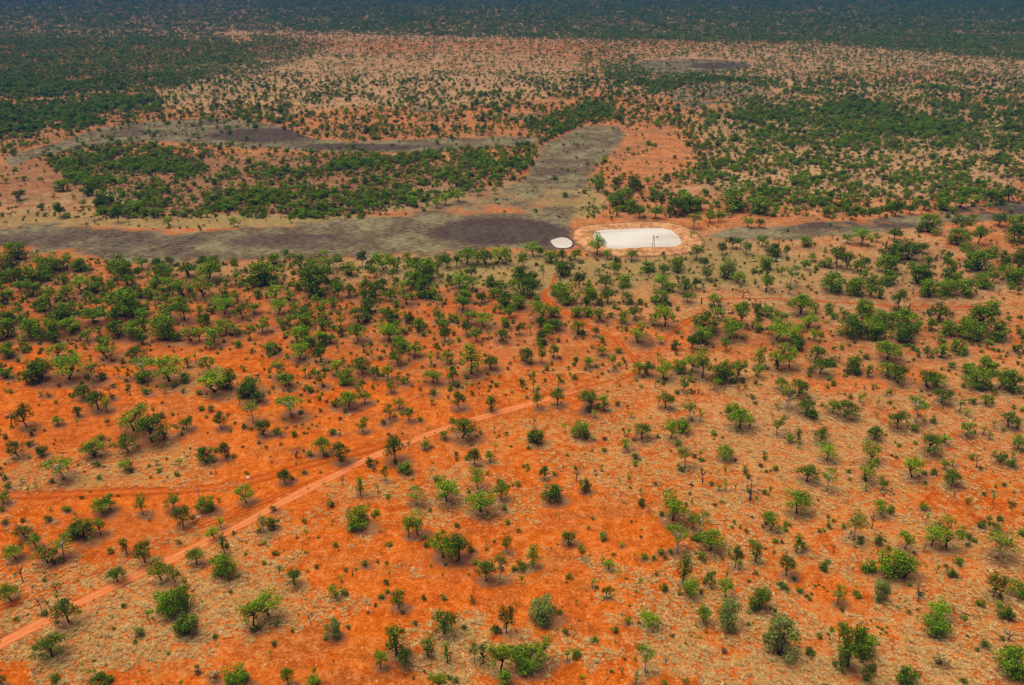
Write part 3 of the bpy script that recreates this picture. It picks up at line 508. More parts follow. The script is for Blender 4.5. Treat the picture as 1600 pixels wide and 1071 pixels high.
def pool(nm, pts, z, bank):
    P = closed(pts); K = len(P); c = sum(P, Vector())/K
    me = bpy.data.meshes.new(nm)
    Pw = ring_offset(P, 0.4)
    me.from_pydata([(c.x, c.y, z)]+[(p.x, p.y, z) for p in Pw], [], [(0, i+1, (i+1) % K+1) for i in range(K)]); me.update(); me.materials.append(M['water'])
    tag(link(nm, me), kind='structure')
    v = []; f = []
    for d, h in bank:
        Q = ring_offset(P, d)
        for i, q in enumerate(Q):
            ex = 1+.35*math.sin(i*.37)*math.sin(i*.11+1)
            hh = h*ex if h > z+.1 else h
            v.append((q.x, q.y, hh+(0.12*math.sin(i*1.7+d*2) if h > z+.1 else 0)))
    for r in range(len(bank)-1):
        for i in range(K):
            j = (i+1) % K; f.append((r*K+i, (r+1)*K+i, (r+1)*K+j, r*K+j))
    me = bpy.data.meshes.new('bank'); me.from_pydata(v, [], f); me.update(); me.polygons.foreach_set('use_smooth', [True]*len(f))
    return me
bm_ = pool('dam_water', DAM, 0.35, [(-1.2, 0.05), (0, 0.33), (1.0, 0.8), (4.0, 2.1), (7.0, 2.5), (11, 1.3), (16, 0.3), (20, -0.15)])
bm_.materials.append(M['bank']); tag(link('dam_bank', bm_), kind='structure')
bm_ = pool('waterhole_water', POND, 0.14, [(-0.8, 0.0), (0, 0.13), (0.7, 0.3), (1.6, 0.22), (3.0, -0.1)])
bm_.materials.append(simple('wet_clay', (0.05, 0.032, 0.026), (0.12, 0.08, 0.06), 0.5)); tag(link('waterhole_bank', bm_), kind='structure')

# ------------------------------------------------------------------ plant prototypes
def make_tree(kd, seed, size=0.42, dens=0.85):
    """returns (trunk MB, crown MB or None, W0, H0)"""
    r = random.Random(seed*77+ord(kd)); tk = MB(); cr = MB(); cl = []
    def limb(p0, p1, r0, r1, sides=5, wob=.25):
        p0 = Vector(p0); p1 = Vector(p1); m1 = p0.lerp(p1, .35)+Vector((r.gauss(0, wob), r.gauss(0, wob), r.uniform(-.1, .3))); m2 = p0.lerp(p1, .7)+Vector((r.gauss(0, wob), r.gauss(0, wob), r.uniform(0, .3)))
        tk.tube([p0, m1, m2, p1], [r0, r0*.75+r1*.25, r0*.35+r1*.65, r1], sides)
    if kd in 'ag':
        H0 = 8.0; fork = r.uniform(1.7, 2.8); lean = Vector((r.gauss(0, .5), r.gauss(0, .5), fork))
        tk.tube([(0, 0, -.3), (lean.x*.3, lean.y*.3, fork*.5), lean], [.30, .23, .20], 7)
        n_ = r.randint(13, 17) if kd == 'a' else r.randint(10, 14)
        gap = r.uniform(0, 6.28)
        for i in range(n_):
            a = i*2.4+r.uniform(-.5, .5)
            if i > 3 and math.cos(a-gap) > .72 and r.random() < .75: continue
            q = math.sqrt((i+.4)/n_)*3.0*r.uniform(.8, 1.12)
            if kd == 'a': z = 6.5-0.17*q*q+r.uniform(-1.9, .4); R = r.uniform(1.05, 1.65); rz = R*r.uniform(.7, .95)
            else: z = r.uniform(3.8, 7.1)-0.05*q*q; R = r.uniform(1.0, 1.65); rz = R*r.uniform(.7, .95)
            x, y = math.cos(a)*q, math.sin(a)*q; cl.append((x+lean.x*.6, y+lean.y*.6, z, R, R*r.uniform(.8, 1.1), rz))
            limb(lean, (x+lean.x*.6, y+lean.y*.6, z-.2), .12, .04, 4)
        W0 = 8.2
        # hanging side pads
        for i in range(3):
            a = r.uniform(0, 6.28); cl.append((math.cos(a)*2.6, math.sin(a)*2.6, r.uniform(3.2, 4.6), 1.1, 1.1, .8))
    elif kd == 'r':
        H0, W0 = 7.0, 8.0
        for s_ in range(3):
            a = s_*2.1+r.uniform(0, 1); tk.tube([(0.2*math.cos(a), .2*math.sin(a), -.3), (.8*math.cos(a), .8*math.sin(a), 2.2), (1.6*math.cos(a), 1.6*math.sin(a), 4.8)], [.22, .15, .06], 5)
        for i in range(25):
            z = r.uniform(.9, 5.9); rr = 3.0*math.sqrt(max(.05, 1-((z-3.0)/3.6)**2)); a = r.uniform(0, 6.28); q = rr*r.uniform(.35, 1.0)
            R = r.uniform(.95, 1.55); cl.append((math.cos(a)*q, math.sin(a)*q, z, R, R, R*.8))
    elif kd == 'w':
        H0, W0 = 10.0, 7.0; lx, ly = r.uniform(-.8, .8), r.uniform(-.6, .6); top = Vector((lx, ly, 5.2))
        tk.tube([(0, 0, -.3), (lx*.4, ly*.2, 2.4), top, top+Vector((lx*.4, 0, 2))], [.34, .28, .22, .12], 7)
        for i in range(12):
            a = i*2.4+r.uniform(-.4, .4); q = r.uniform(.6, 2.7); z = r.uniform(5.2, 9.2); R = r.uniform(.9, 1.45)
            cl.append((math.cos(a)*q+lx, math.sin(a)*q+ly, z, R, R, R*.75)); limb(top, (math.cos(a)*q+lx, math.sin(a)*q+ly, z), .13, .04, 4)
    elif kd == 't':
        H0, W0 = 9.5, 4.6; tk.tube([(0, 0, -.3), (.2, .1, 3), (-.1, 0, 6), (0, 0, 8.6)], [.24, .18, .12, .05], 6)
        for i in range(12):
            z = 2.6+i*.53+r.uniform(-.2, .2); a = i*2.2; q = r.uniform(.2, 1.5)*(1.1-.3*abs(z-5)/4); R = r.uniform(.75, 1.15)
            cl.append((math.cos(a)*q, math.sin(a)*q, z, R, R, R*.9)); limb((0, 0, z-1), (math.cos(a)*q, math.sin(a)*q, z), .07, .03, 4, .1)
    elif kd == 's':
        H0, W0 = 5.2, 3.2; tk.tube([(0, 0, -.2), (.1, 0, 1.6), (0, .1, 4.2)], [.12, .09, .04], 5); size *= .85
        for i in range(5):
            a = r.uniform(0, 6.28); q = r.uniform(.1, .95); z = r.uniform(2.3, 4.6); R = r.uniform(.5, .75)
            cl.append((math.cos(a)*q, math.sin(a)*q, z, R, R, R*.85)); limb((0, 0, z-.9), (math.cos(a)*q, math.sin(a)*q, z), .05, .02, 4, .05)
    elif kd == 'b':
        H0, W0 = 2.3, 4.0; size *= .8
        for i in range(5): 
            a = i*1.3; tk.tube([(0, 0, -.2), (math.cos(a)*.6, math.sin(a)*.6, .8), (math.cos(a)*1.1, math.sin(a)*1.1, 1.4)], [.07, .05, .03], 4)
        for i in range(r.randint(6, 9)):
            a = r.uniform(0, 6.28); q = r.uniform(0, 1.35); R = r.uniform(.5, .85)
            cl.append((math.cos(a)*q, math.sin(a)*q, r.uniform(.55, 1.25)+.3*(1.35-q), R, R, R*.75))
    elif kd == 'd':
        H0, W0 = 7.0, 6.0; lx = r.uniform(-.6, .6); top = Vector((lx, 0, 3.0))
        tk.tube([(0, 0, -.3), (lx*.2, 0, 1.6), top], [.32, .26, .2], 7)
        for i in range(7):
            a = i*.95+r.uniform(-.3, .3); q = r.uniform(1.2, 3.0); z = r.uniform(4.2, 6.9); e = Vector((lx+math.cos(a)*q, math.sin(a)*q, z)); limb(top, e, .15, .05, 5)
            for j in range(3):
                s_ = top.lerp(e, r.uniform(.5, .9)); limb(s_, s_+Vector((r.gauss(0, .8), r.gauss(0, .8), r.uniform(.3, 1.3))), .06, .025, 4, .1)
    if kd in 'de': return tk, None, W0, H0
    cr.cards(cl, size, dens, 0, r, .22)
    return tk, cr, W0, H0
LEAF = {'a': ['leaf_dark', 'leaf_mid', 'leaf_dark'], 'g': ['leaf_mid', 'leaf_bright', 'leaf_mid'], 'r': ['leaf_dark', 'leaf_mid', 'leaf_mid'], 'w': ['leaf_olive', 'leaf_mid'],
        't': ['leaf_mid', 'leaf_dark'], 's': ['leaf_mid', 'leaf_olive', 'leaf_bright'], 'b': ['leaf_dark', 'leaf_dark', 'leaf_mid'], 'y': ['leaf_grey', 'leaf_grey'], 'p': ['leaf_dry']}
BARK = {'w': 'bark_white', 'd': 'bark_dead', 'e': 'bark_pale', 'y': 'bark_dark'}
PROTO = {}; ASM = {}
for kd in 'agrwtsbypde':
    src = {'y': 'r', 'p': 'b', 'e': 'd'}.get(kd, kd); n_ = len(LEAF.get(kd, [0, 0]))
    for vi in range(n_*2 if kd in 'agr' else n_):
        tk, cr, W0, H0 = make_tree(src, vi+1)
        tm = tk.mesh('trunk', [M[BARK.get(kd, 'bark_dark')]], True)
        cm = cr.mesh('crown', [M[LEAF[kd][vi % n_]]]) if cr else None
        PROTO.setdefault(kd, []).append((tm, cm, W0, H0, vi % n_))
# charred stump
k_ = MB(); k_.tube([(0, 0, -.2), (.05, 0, 1.2), (.0, .05, 2.4), (.12, .05, 3.0)], [.34, .26, .22, .12], 7); k_.tube([(0, 0, 1.6), (.35, 0, 2.2), (.6, .1, 2.5)], [.12, .08, .03], 5)
STUMP = k_.mesh('tree_stump', [simple('charred_wood', (0.02, 0.014, 0.012), (0.07, 0.045, 0.035))], True)

# ------------------------------------------------------------------ individual plants
TREES = 'agrwtsy'
NAMES = {'a': 'acacia_tree', 'g': 'gum_tree', 'r': 'bushy_tree', 'w': 'ghost_gum', 't': 'narrow_tree', 's': 'sapling', 'y': 'grey_leaved_tree', 'b': 'bush', 'p': 'dry_bush', 'd': 'dead_tree', 'e': 'dead_tree', 'c': 'tree_stump'}
COL = {'leaf_dark': 'dark green', 'leaf_mid': 'mid green', 'leaf_bright': 'bright green', 'leaf_olive': 'yellow-green', 'leaf_grey': 'grey-green', 'leaf_dry': 'straw coloured'}
SHAPE = {'a': 'spreading {c} tree', 'g': 'open-crowned {c} tree', 'r': 'bushy {c} tree', 'w': 'white-trunked {c} gum', 't': 'narrow {c} tree', 's': 'slender {c} sapling', 'y': 'bushy {c} tree',
         'b': 'low {c} bush', 'p': 'low {c} bush', 'd': 'bare dark dead tree', 'e': 'bare bleached dead tree', 'c': 'charred black stump'}
trees = sorted([p for p in plants if p[0] in TREES], key=lambda p: -p[3]*p[4])
bushes = sorted([p for p in plants if p[0] in 'bp'], key=lambda p: -p[3]*p[4])
deads = [p for p in plants if p[0] in 'dec']
SAP = [p for p in trees if p[0] == 's']
single = trees[:296]+bushes[:280]+deads
rest = trees[296:]+bushes[280:]
trk_px = [[tuple(q) for q in t[2]] for t in TRACKS if t[0] == 'dirt_track'][0]
def near_track(x, y):
    best = 1e9; side = 0
    for (x1, y1), (x2, y2) in zip(trk_px[:-1], trk_px[1:]):
        t = max(0, min(1, ((x-x1)*(x2-x1)+(y-y1)*(y2-y1))/((x2-x1)**2+(y2-y1)**2))); qx, qy = x1+t*(x2-x1), y1+t*(y2-y1)
        d = math.hypot(x-qx, y-qy)
        if d < best: best = d; side = 1 if y > qy else -1
    return best, side
def place_words(x, y):
    d, side = near_track(x, y)
    if math.hypot(x-311, y-810) < 34: return 'near the white cow'
    if math.hypot(x-1213, y-410) < 36: return 'near the parked ute'
    if math.hypot((x-1000)/1.6, y-375) < 50: return 'beside the large dam'
    if math.hypot(x-877, y-385) < 42: return 'near the small waterhole'
    if d < 26: return 'just below the track' if side > 0 else 'just above the track'
    for lim, wd in ((405, 'beyond the watercourse'), (450, "on the tree belt's far edge"), (500, 'in the upper tree belt'), (550, 'in the lower tree belt'), (600, "on the tree belt's near edge"),
                    (660, 'just beneath the tree belt'), (730, 'on the upper open sand'), (810, 'on the middle open sand'), (890, 'on the lower open sand'), (980, 'on the nearest sand')):
        if y < lim: return wd
    return 'at the bottom'
COLS = ['left edge', 'far left', 'left', 'centre left', 'left of centre', 'right of centre', 'centre right', 'right', 'far right', 'right edge']
ORD = ['first', 'second', 'third', 'fourth', 'fifth', 'sixth', 'seventh', 'eighth', 'ninth', 'tenth', 'eleventh', 'twelfth', 'thirteenth', 'fourteenth', 'fifteenth']
lab_of = []
labels = set(); counts = {}
for i, (kd, px, py, w_, h_) in enumerate(single):
    X, Y, W, H = size_of(kd, px, py, w_, h_)
    size = 'large ' if H > 9.5 else ('small ' if H < 5.5 else '')
    if kd in 'bp': size = 'wide ' if W > 5 else ('tiny ' if W < 2.2 else '')
    if kd in 'dec': size = ''
    nm = NAMES[kd]; rz = rnd.uniform(0, 6.283)
    if kd == 'c':
        o = link(nm, STUMP, loc=(X, Y, 0), rot=(0, 0, rz), sc=(H/3.6,)*3); col = ''
    else:
        V = PROTO[kd]; tm, cm, W0, H0, li = V[int(px*3+py*7+i) % len(V)]
        o = bpy.data.objects.new(nm, None); S.collection.objects.link(o); o.empty_display_size = 0.5
        o.location = (X, Y, 0); o.rotation_euler = (0, 0, rz); s_ = W/W0
        o.scale = (s_*rnd.uniform(.93, 1.07), s_*rnd.uniform(.93, 1.07), H/H0)
        link('trunk' if kd not in 'bp' else 'stems', tm, o)
        if cm: link('crown' if kd not in 'bp' else 'foliage', cm, o)
        col = COL[LEAF[kd][li]] if kd in LEAF else ''
    col_w = COLS[int(min(9, max(0, px/160)))]
    lab_of.append((o, px, f"{size}{SHAPE[kd].format(c=col)} {place_words(px, py)}, {col_w}"))
    cat = 'bush' if kd in 'bp' else ('dead tree' if kd in 'de' else ('tree stump' if kd == 'c' else ('sapling' if kd == 's' else 'tree')))
    grp = {'bush': 'low bushes on the red plain', 'dead tree': 'dead trees on the red plain', 'tree stump': 'charred stumps on the red plain', 'sapling': 'young trees on the red plain', 'tree': 'trees scattered over the red plain'}[cat]
    tag(o, None, cat, grp)
cells = {}
for o, px, lb in lab_of: cells.setdefault(lb, []).append((px, o))
for lb, L in cells.items():
    L.sort(key=lambda q: q[0])
    for i, (px, o) in enumerate(L):
        tail = '' if len(L) == 1 else (', the leftmost' if i == 0 else ', the rightmost' if i == len(L)-1 else ', the middle one' if len(L) == 3 else f', {ORD[i]} from left')
        o['label'] = lb+tail

# ------------------------------------------------------------------ stuff: instanced far bush, shrubs, grass, stones
def scatter(name, pts, protos, kindlabel=None):
    """pts: list/array rows x y z sx sy sz rz idx ; protos: list of meshes"""
    pc = bpy.data.collections.new(name+'_kinds')
    for i, me in enumerate(protos):
        o = bpy.data.objects.new('%s_kind_%02d' % (name, i), me); pc.objects.link(o)
    A = np.asarray(pts, np.float32); N = len(A)
    me = bpy.data.meshes.new(name); me.vertices.add(N); me.vertices.foreach_set('co', A[:, :3].ravel())
    a = me.attributes.new('sc', 'FLOAT_VECTOR', 'POINT'); a.data.foreach_set('vector', A[:, 3:6].ravel())
    rot = np.zeros((N, 3), np.float32); rot[:, 2] = A[:, 6]
    a = me.attributes.new('ro', 'FLOAT_VECTOR', 'POINT'); a.data.foreach_set('vector', rot.ravel())
    a = me.attributes.new('ix', 'INT', 'POINT'); a.data.foreach_set('value', A[:, 7].astype(np.int32))
    o = link(name, me); tag(o, kindlabel, kind='stuff')
    ng = bpy.data.node_groups.new(name, 'GeometryNodeTree')
    ng.interface.new_socket('Geometry', in_out='INPUT', socket_type='NodeSocketGeometry')
    ng.interface.new_socket('Geometry', in_out='OUTPUT', socket_type='NodeSocketGeometry')
    n = ng.nodes; l = ng.links; gi = n.new('NodeGroupInput'); go = n.new('NodeGroupOutput')
    ip = n.new('GeometryNodeInstanceOnPoints'); ci = n.new('GeometryNodeCollectionInfo')
    ci.inputs[0].default_value = pc; ci.inputs[1].default_value = True; ci.inputs[2].default_value = True
    def na(nm, dt):
        q = n.new('GeometryNodeInputNamedAttribute'); q.data_type = dt; q.inputs[0].default_value = nm
        return [s for s in q.outputs if s.enabled and s.name == 'Attribute'][0]
    l.new(gi.outputs[0], ip.inputs['Points']); l.new(ci.outputs[0], ip.inputs['Instance']); ip.inputs['Pick Instance'].default_value = True
    l.new(na('ix', 'INT'), ip.inputs['Instance Index']); l.new(na('ro', 'FLOAT_VECTOR'), ip.inputs['Rotation']); l.new(na('sc', 'FLOAT_VECTOR'), ip.inputs['Scale'])
    l.new(ip.outputs[0], go.inputs[0])
    md = o.modifiers.new('scatter', 'NODES'); md.node_group = ng
    return o
def joined(kd, seed, size, dens, leaf, name):
    tk, cr, W0, H0 = make_tree(kd, seed, size, dens)
    b_ = len(tk.v); tk.v += cr.v; tk.f += [tuple(i+b_ for i in f) for f in cr.f]; tk.m += [1]*len(cr.f)
    return tk.mesh(name, [M[BARK.get(kd, 'bark_dark')], M[leaf]]), W0, H0
# near half: the traced trees that are too small to be single objects, plus the bush of the middle distance
kinds = []; kidx = {}
for kd in 'agrwtsb':
    for vi, lf in enumerate(LEAF[kd]):
        kidx.setdefault(kd, []).append(len(kinds)); kinds.append(joined(kd, 20+vi, (.62 if kd != 'b' else .5), .85, lf, 'distant_'+kd))
kidx['m'] = []
for i, (sh, lf) in enumerate([('r', 'leaf_olive'), ('b', 'leaf_bright'), ('b', 'leaf_grey'), ('r', 'leaf_grey'), ('g', 'leaf_olive'), ('b', 'leaf_twig'), ('b', 'leaf_twig'), ('r', 'leaf_bright')]):
    kidx['m'].append(len(kinds)); kinds.append(joined(sh, 40+i, .6, .85, lf, 'mixed_shrub'))
kidx['y'] = kidx['g']; kidx['p'] = kidx['b']
rows = []
for kd, px, py, w_, h_ in rest:
    X, Y, W, H = size_of(kd, px, py, w_, h_); ix = rnd.choice(kidx[kd]); _, W0, H0 = kinds[ix]
    rows.append((X, Y, 0, W/W0, W/W0, H/H0, rnd.uniform(0, 6.28), ix))
# density of wood: photo-space outlines -> share of ground under crowns
def density(px, py):
    D = np.zeros(px.shape)
    bx = np.array([-400, 0, 400, 800, 1000, 1300, 1450, 1600, 2000.]); by = np.array([50, 50, 50, 60, 64, 70, 84, 96, 120.])
    edge = np.interp(px, bx, by)
    base = np.where(px < 900, .17, .27)
    base = np.where(py > 165, .22, base)
    D = base
    def poly(pts, v, soft=10):
        nonlocal D
        a_ = np.clip(.5+pip_sd(px, py, pts)/(2*soft), 0, 1); D = D*(1-a_)+v*a_
    poly([(-400,40),(300,48),(400,75),(440,100),(400,112),(310,128),(200,138),(100,148),(0,153),(-400,190)], .66, 14)
    poly([(-400,40),(330,45),(330,62),(200,62),(-400,70)], .50, 10)
    poly([(400,55),(520,70),(500,85),(420,112),(380,100)], .5)
    poly([(-400,170),(0,165),(120,162),(200,145),(240,150),(250,172),(190,190),(120,205),(60,222),(0,240),(-400,260)], .64, 14)
    poly([(230,180),(300,168),(420,172),(480,186),(470,205),(400,195),(300,190)], .30, 8)
    poly([(480,175),(700,180),(830,185),(850,205),(700,214),(520,212)], .22)
    poly([(60,250),(130,228),(300,228),(400,246),(560,248),(650,240),(830,224),(845,250),(780,288),(700,308),(640,320),(560,338),(450,348),(330,354),(180,352),(140,334),(80,308)], .62, 8)
    poly([(320,232),(560,240),(500,262),(330,262)], .18, 6)
    poly([(820,190),(930,160),(960,165),(960,190),(900,200),(850,225),(830,235)], .50, 8)
    poly([(935,92),(990,95),(1020,120),(1080,118),(1170,120),(1160,130),(1080,132),(1010,150),(960,150)], .50, 7)
    poly([(1150,172),(1250,165),(1450,160),(1600,160),(2000,150),(2000,245),(1600,235),(1450,238),(1300,238),(1200,225),(1130,200)], .52, 12)
    poly([(1040,240),(1130,215),(1300,236),(1450,240),(1700,240),(2000,250),(2000,318),(1600,316),(1450,330),(1330,338),(1200,340),(1130,330),(1150,300),(1050,280)], .36, 8)
    poly([(1180,300),(1300,305),(1350,330),(1250,338),(1180,335)], .45, 6)
    poly([(960,205),(1050,200),(1090,250),(1060,275),(950,275)], .04, 6)
    poly([(0,250),(70,250),(140,310),(170,345),(100,350),(0,350),(-400,350),(-400,270)], .05, 6)
    D = np.where(py > 342, .0, D)
    mm = mud_mask(px, py, 5); D = D*(1-np.where((py < 250) & (px < 400), .7, .93)*mm)
    for t in (DAM, POND): D = np.where(pip_sd(px, py, t) > -22, 0, D)
    f = np.clip((edge-py)/8+.5, 0, 1); fd = np.where(px < 420, .58, .68); D = D*(1-f)+fd*f
    return D
# value noise for clumping
def vnoise(x, y, sc, seed):
    g = np.random.RandomState(seed).rand(256, 256); x = x/sc; y = y/sc; xi = np.floor(x).astype(int); yi = np.floor(y).astype(int); fx = x-xi; fy = y-yi
    fx = fx*fx*(3-2*fx); fy = fy*fy*(3-2*fy); A = lambda i, j: g[(yi+j) % 256, (xi+i) % 256]
    return (A(0, 0)*(1-fx)+A(1, 0)*fx)*(1-fy)+(A(0, 1)*(1-fx)+A(1, 1)*fx)*fy
def belt(px, py):
    D = np.where(px < 900, .15, .10)*np.clip((py-398)/12, 0, 1)*np.clip((575-py)/40, 0, 1)
    D = np.where(ell(px, py, [(1150, 430, 150, 40, 1), (760, 425, 160, 14, 1)]) > .4, .0, D)
    return np.where(under(px, py) > .045, D, 0)
def under(px, py):
    D = np.where((py > 405) & (py < 620), .13, .042)
    D = D+.07*np.exp(-((py-470)/70.)**2)*(px < 800)
    D = D*(1-np.clip(mud_mask(px, py, 5)*1.2, 0, 1))
    for t in (DAM, POND): D = np.where(pip_sd(px, py, t) > -26, 0, D)
    for ti in range(5):
        for (x1, y1), (x2, y2) in zip(TRACKS[ti][2][:-1], TRACKS[ti][2][1:]):
            t = np.clip(((px-x1)*(x2-x1)+(py-y1)*(y2-y1))/((x2-x1)**2+(y2-y1)**2), 0, 1)
            D = np.where(np.hypot(px-x1-t*(x2-x1), py-y1-t*(y2-y1)) < 9, 0, D)
    return D
def fill(Y0, Y1, area_tree, meanW, kinds_, rows_, kk, weights, slope=.80, hmul=1.0, dens=density):
    Ym = (Y0+Y1)/2; halfw = slope*Y1+60; n_ = int(2*halfw*(Y1-Y0)/area_tree)
    X = rs.uniform(-halfw, halfw, n_); Y = rs.uniform(Y0, Y1, n_); ok = np.abs(X) < slope*Y+60; X = X[ok]; Y = Y[ok]
    px, py, _ = project(X, Y); D = dens(px, py)
    nz = vnoise(X, Y, 60, 3)*.5+vnoise(X, Y, 22, 4)*.5; D2 = np.clip(D*(0.30+1.4*np.clip((nz-.5)*1.7+.5, 0, 1)), 0, 1) if (Y1 < 2300 and Y0 > 600) else D*(.55+.9*nz)
    # coverage c needs -ln(1-c) crowns per crown area
    lam = -np.log(1-np.clip(D2, 0, .93))/(math.pi*meanW*meanW/4)
    acc = rs.rand(len(X)) < lam*area_tree; X = X[acc]; Y = Y[acc]
    kid = rs.choice(len(kk), len(X), p=weights)
    for x, y, k0 in zip(X, Y, kid):
        ix = rnd.choice(kk[k0]); _, W0, H0 = kinds_[ix]; W = meanW*rnd.uniform(.6, 1.35); q = W/W0
        rows_.append((x, y, 0, q, q, q*rnd.uniform(.8, 1.15)*hmul, rnd.uniform(0, 6.28), ix))
kk = [kidx['a'], kidx['g'], kidx['r'], kidx['b'], kidx['w'], kidx['m']]
fill(620, 1000, 9, 6.6, kinds, rows, kk, [.08, .22, .22, .16, .02, .30], hmul=.85)
fill(620, 1000, 8, 3.4, kinds, rows, [kidx['b'], kidx['m']], [.4, .6], dens=lambda a, b: density(a, b)*.55)
fill(170, 690, 7, 3.0, kinds, rows, [kidx['b'], kidx['s'], kidx['r'], kidx['m']], [.50, .14, .11, .25], dens=under)
fill(400, 690, 12, 7.2, kinds, rows, [kidx['g'], kidx['a'], kidx['r']], [.4, .3, .3], dens=belt)
fill(1000, 1500, 11, 6.6, kinds, rows, kk, [.24, .24, .24, .08, .03, .17])
fill(1000, 1600, 14, 4.2, kinds, rows, [kidx['m'], kidx['g']], [.75, .25], dens=lambda a, b: density(a, b)*.6, hmul=.8)
scatter('distant_trees', rows, [k[0] for k in kinds], 'belt of trees and shrubs receding across the plain')
far_k = []
def clump(seed, leaf, n_):
    r = random.Random(seed); m_ = MB(); cl = []
    for i in range(n_):
        a = i*2.4; q = 3.6*math.sqrt(i); x, y = math.cos(a)*q+r.uniform(-1, 1), math.sin(a)*q+r.uniform(-1, 1); h = r.uniform(5.5, 8.5)
        m_.tube([(x, y, -.2), (x, y, h*.7)], [.2, .1], 3, 0)
        for j in range(3): cl.append((x+r.uniform(-1.6, 1.6), y+r.uniform(-1.6, 1.6), h-r.uniform(1, 2.4), r.uniform(1.5, 2.2), r.uniform(1.5, 2.2), 1.2))
    m_.cards(cl, 1.1, .6, 1, r, .1)
    return m_.mesh('far_tree', [M['bark_dark'], M[leaf]]), (6.0 if n_ == 1 else 9.5), 8.0
for i, (lf, n_) in enumerate([('leaf_dark', 1), ('leaf_mid', 1), ('leaf_dark', 2), ('leaf_mid', 2), ('leaf_dark', 3), ('leaf_grey', 1), ('leaf_dark', 1)]): far_k.append(clump(60+i, lf, n_))
frows = []
fill(1500, 2350, 14, 7.0, far_k, frows, [[0, 1, 6], [5], [2, 3]], [.8, .05, .15], .78, .85)
big_k = [4, 2, 3]
fill(2350, 3300, 40, 9.5, far_k, frows, [[2, 3, 4, 2, 4]], [1], .76, .8, lambda a, b: density(a, b)*.88)
fill(3300, 5600, 60, 12.0, far_k, frows, [[2, 3, 4, 2, 4]], [1], .76, .75, lambda a, b: density(a, b)*.85)
scatter('distant_woodland', frows, [k[0] for k in far_k], 'dense dark woodland covering the plain to the top of the view')

# dry grass tussocks, little green forbs and stones on the near plain
def tuft(seed, mt, n_=16, h=.5, rad=.42, wd=.07):
    r = random.Random(seed); m_ = MB()
    for i in range(n_):
        a = r.uniform(0, 6.28); q = r.uniform(0, .22); l_ = r.uniform(.5, 1)*h; o = rad*r.uniform(.4, 1)
        p = Vector((math.cos(a)*q, math.sin(a)*q, 0)); t = p+Vector((math.cos(a)*o, math.sin(a)*o, l_)); s_ = Vector((-math.sin(a), math.cos(a), 0))*wd
        b_ = len(m_.v); m_.v += [tuple(p-s_), tuple(p+s_), tuple(t+s_*.4), tuple(t-s_*.4)]; m_.f.append((b_, b_+1, b_+2, b_+3)); m_.m.append(0)
    return m_.mesh('tuft', [M[mt]])
def stone(seed):
    r = random.Random(seed); m_ = MB(); v = []; 
    import bmesh
    bm = bmesh.new(); bmesh.ops.create_icosphere(bm, subdivisions=1, radius=.3)
    for q in bm.verts: q.co *= r.uniform(.75, 1.2); q.co.z *= .6
    me = bpy.data.meshes.new('stone'); bm.to_mesh(me); bm.free(); me.materials.append(M['stone']); return me
n_ = 230000
fx_ = rs.uniform(-60, 1660, n_); fy_ = 1110-(1110-430)*rs.rand(n_)**1.15
st = ell(fx_, fy_, STRAW); ba = ell(fx_, fy_, BARE); mu = mud_mask(fx_, fy_)
X, Y = ground(fx_, fy_)
nz = vnoise(X, Y, 17, 8)*.55+vnoise(X, Y, 5, 9)*.45
pr = np.clip((nz-.52+.55*(st-.55*ba-.15))*2.2, 0, .34)*(mu < .3)
for t in (DAM, POND): pr *= pip_sd(fx_, fy_, t) < -8
for ti in (0,):
    for (x1, y1), (x2, y2) in zip(TRACKS[ti][2][:-1], TRACKS[ti][2][1:]):
        t = np.clip(((fx_-x1)*(x2-x1)+(fy_-y1)*(y2-y1))/((x2-x1)**2+(y2-y1)**2), 0, 1)
        pr *= np.hypot(fx_-x1-t*(x2-x1), fy_-y1-t*(y2-y1)) > 5.5+4*(fy_/1071)
acc = rs.rand(n_) < pr
X, Y = X[acc], Y[acc]; K = len(X); sc = rs.gamma(5, .19, K)+.25
rows = np.stack([X, Y, np.zeros(K), sc, sc*rs.uniform(.8, 1.3, K), sc*rs.uniform(.6, 1.1, K), rs.uniform(0, 6.28, K), rs.randint(0, 4, K)], 1)
print('grass', K, 'trees', len(trees), 'bushes', len(bushes), 'dead', len(deads), 'far', len(frows))
scatter('dry_grass', rows, [tuft(1, 'straw', 24, .3, .45, .035), tuft(2, 'straw', 26, .35, .4, .035), tuft(3, 'leaf_dry', 22, .3, .4, .04), tuft(4, 'straw', 22, .2, .5, .04)], 'tussocks of pale dry grass on the red sand')
n_ = 6000
X, Y = ground(rs.uniform(-60, 1660, n_), 1110-(1110-520)*rs.rand(n_)); nz = vnoise(X, Y, 30, 12)
acc = rs.rand(n_) < np.clip(nz*1.6-.5, 0, 1); X, Y = X[acc], Y[acc]; K = len(X); sc = rs.gamma(2.2, .2, K)+.2
scatter('loose_stones', np.stack([X, Y, np.zeros(K), sc, sc*rs.uniform(.7, 1.2, K), sc*.8, rs.uniform(0, 6.28, K), rs.randint(0, 3, K)], 1), [stone(1), stone(2), stone(3)], 'pale stones scattered on the sand')
n_ = 5200
fx_ = rs.uniform(-60, 1660, n_); fy_ = 1110-(1110-420)*rs.rand(n_); X, Y = ground(fx_, fy_); nz = vnoise(X, Y, 22, 15)
acc = (rs.rand(n_) < np.clip(nz*1.5-.55, 0, 1)) & (mud_mask(fx_, fy_) < .3) & (pip_sd(fx_, fy_, DAM) < -20); X, Y = X[acc], Y[acc]; K = len(X); sc = rs.gamma(2.5, .075, K)+.08
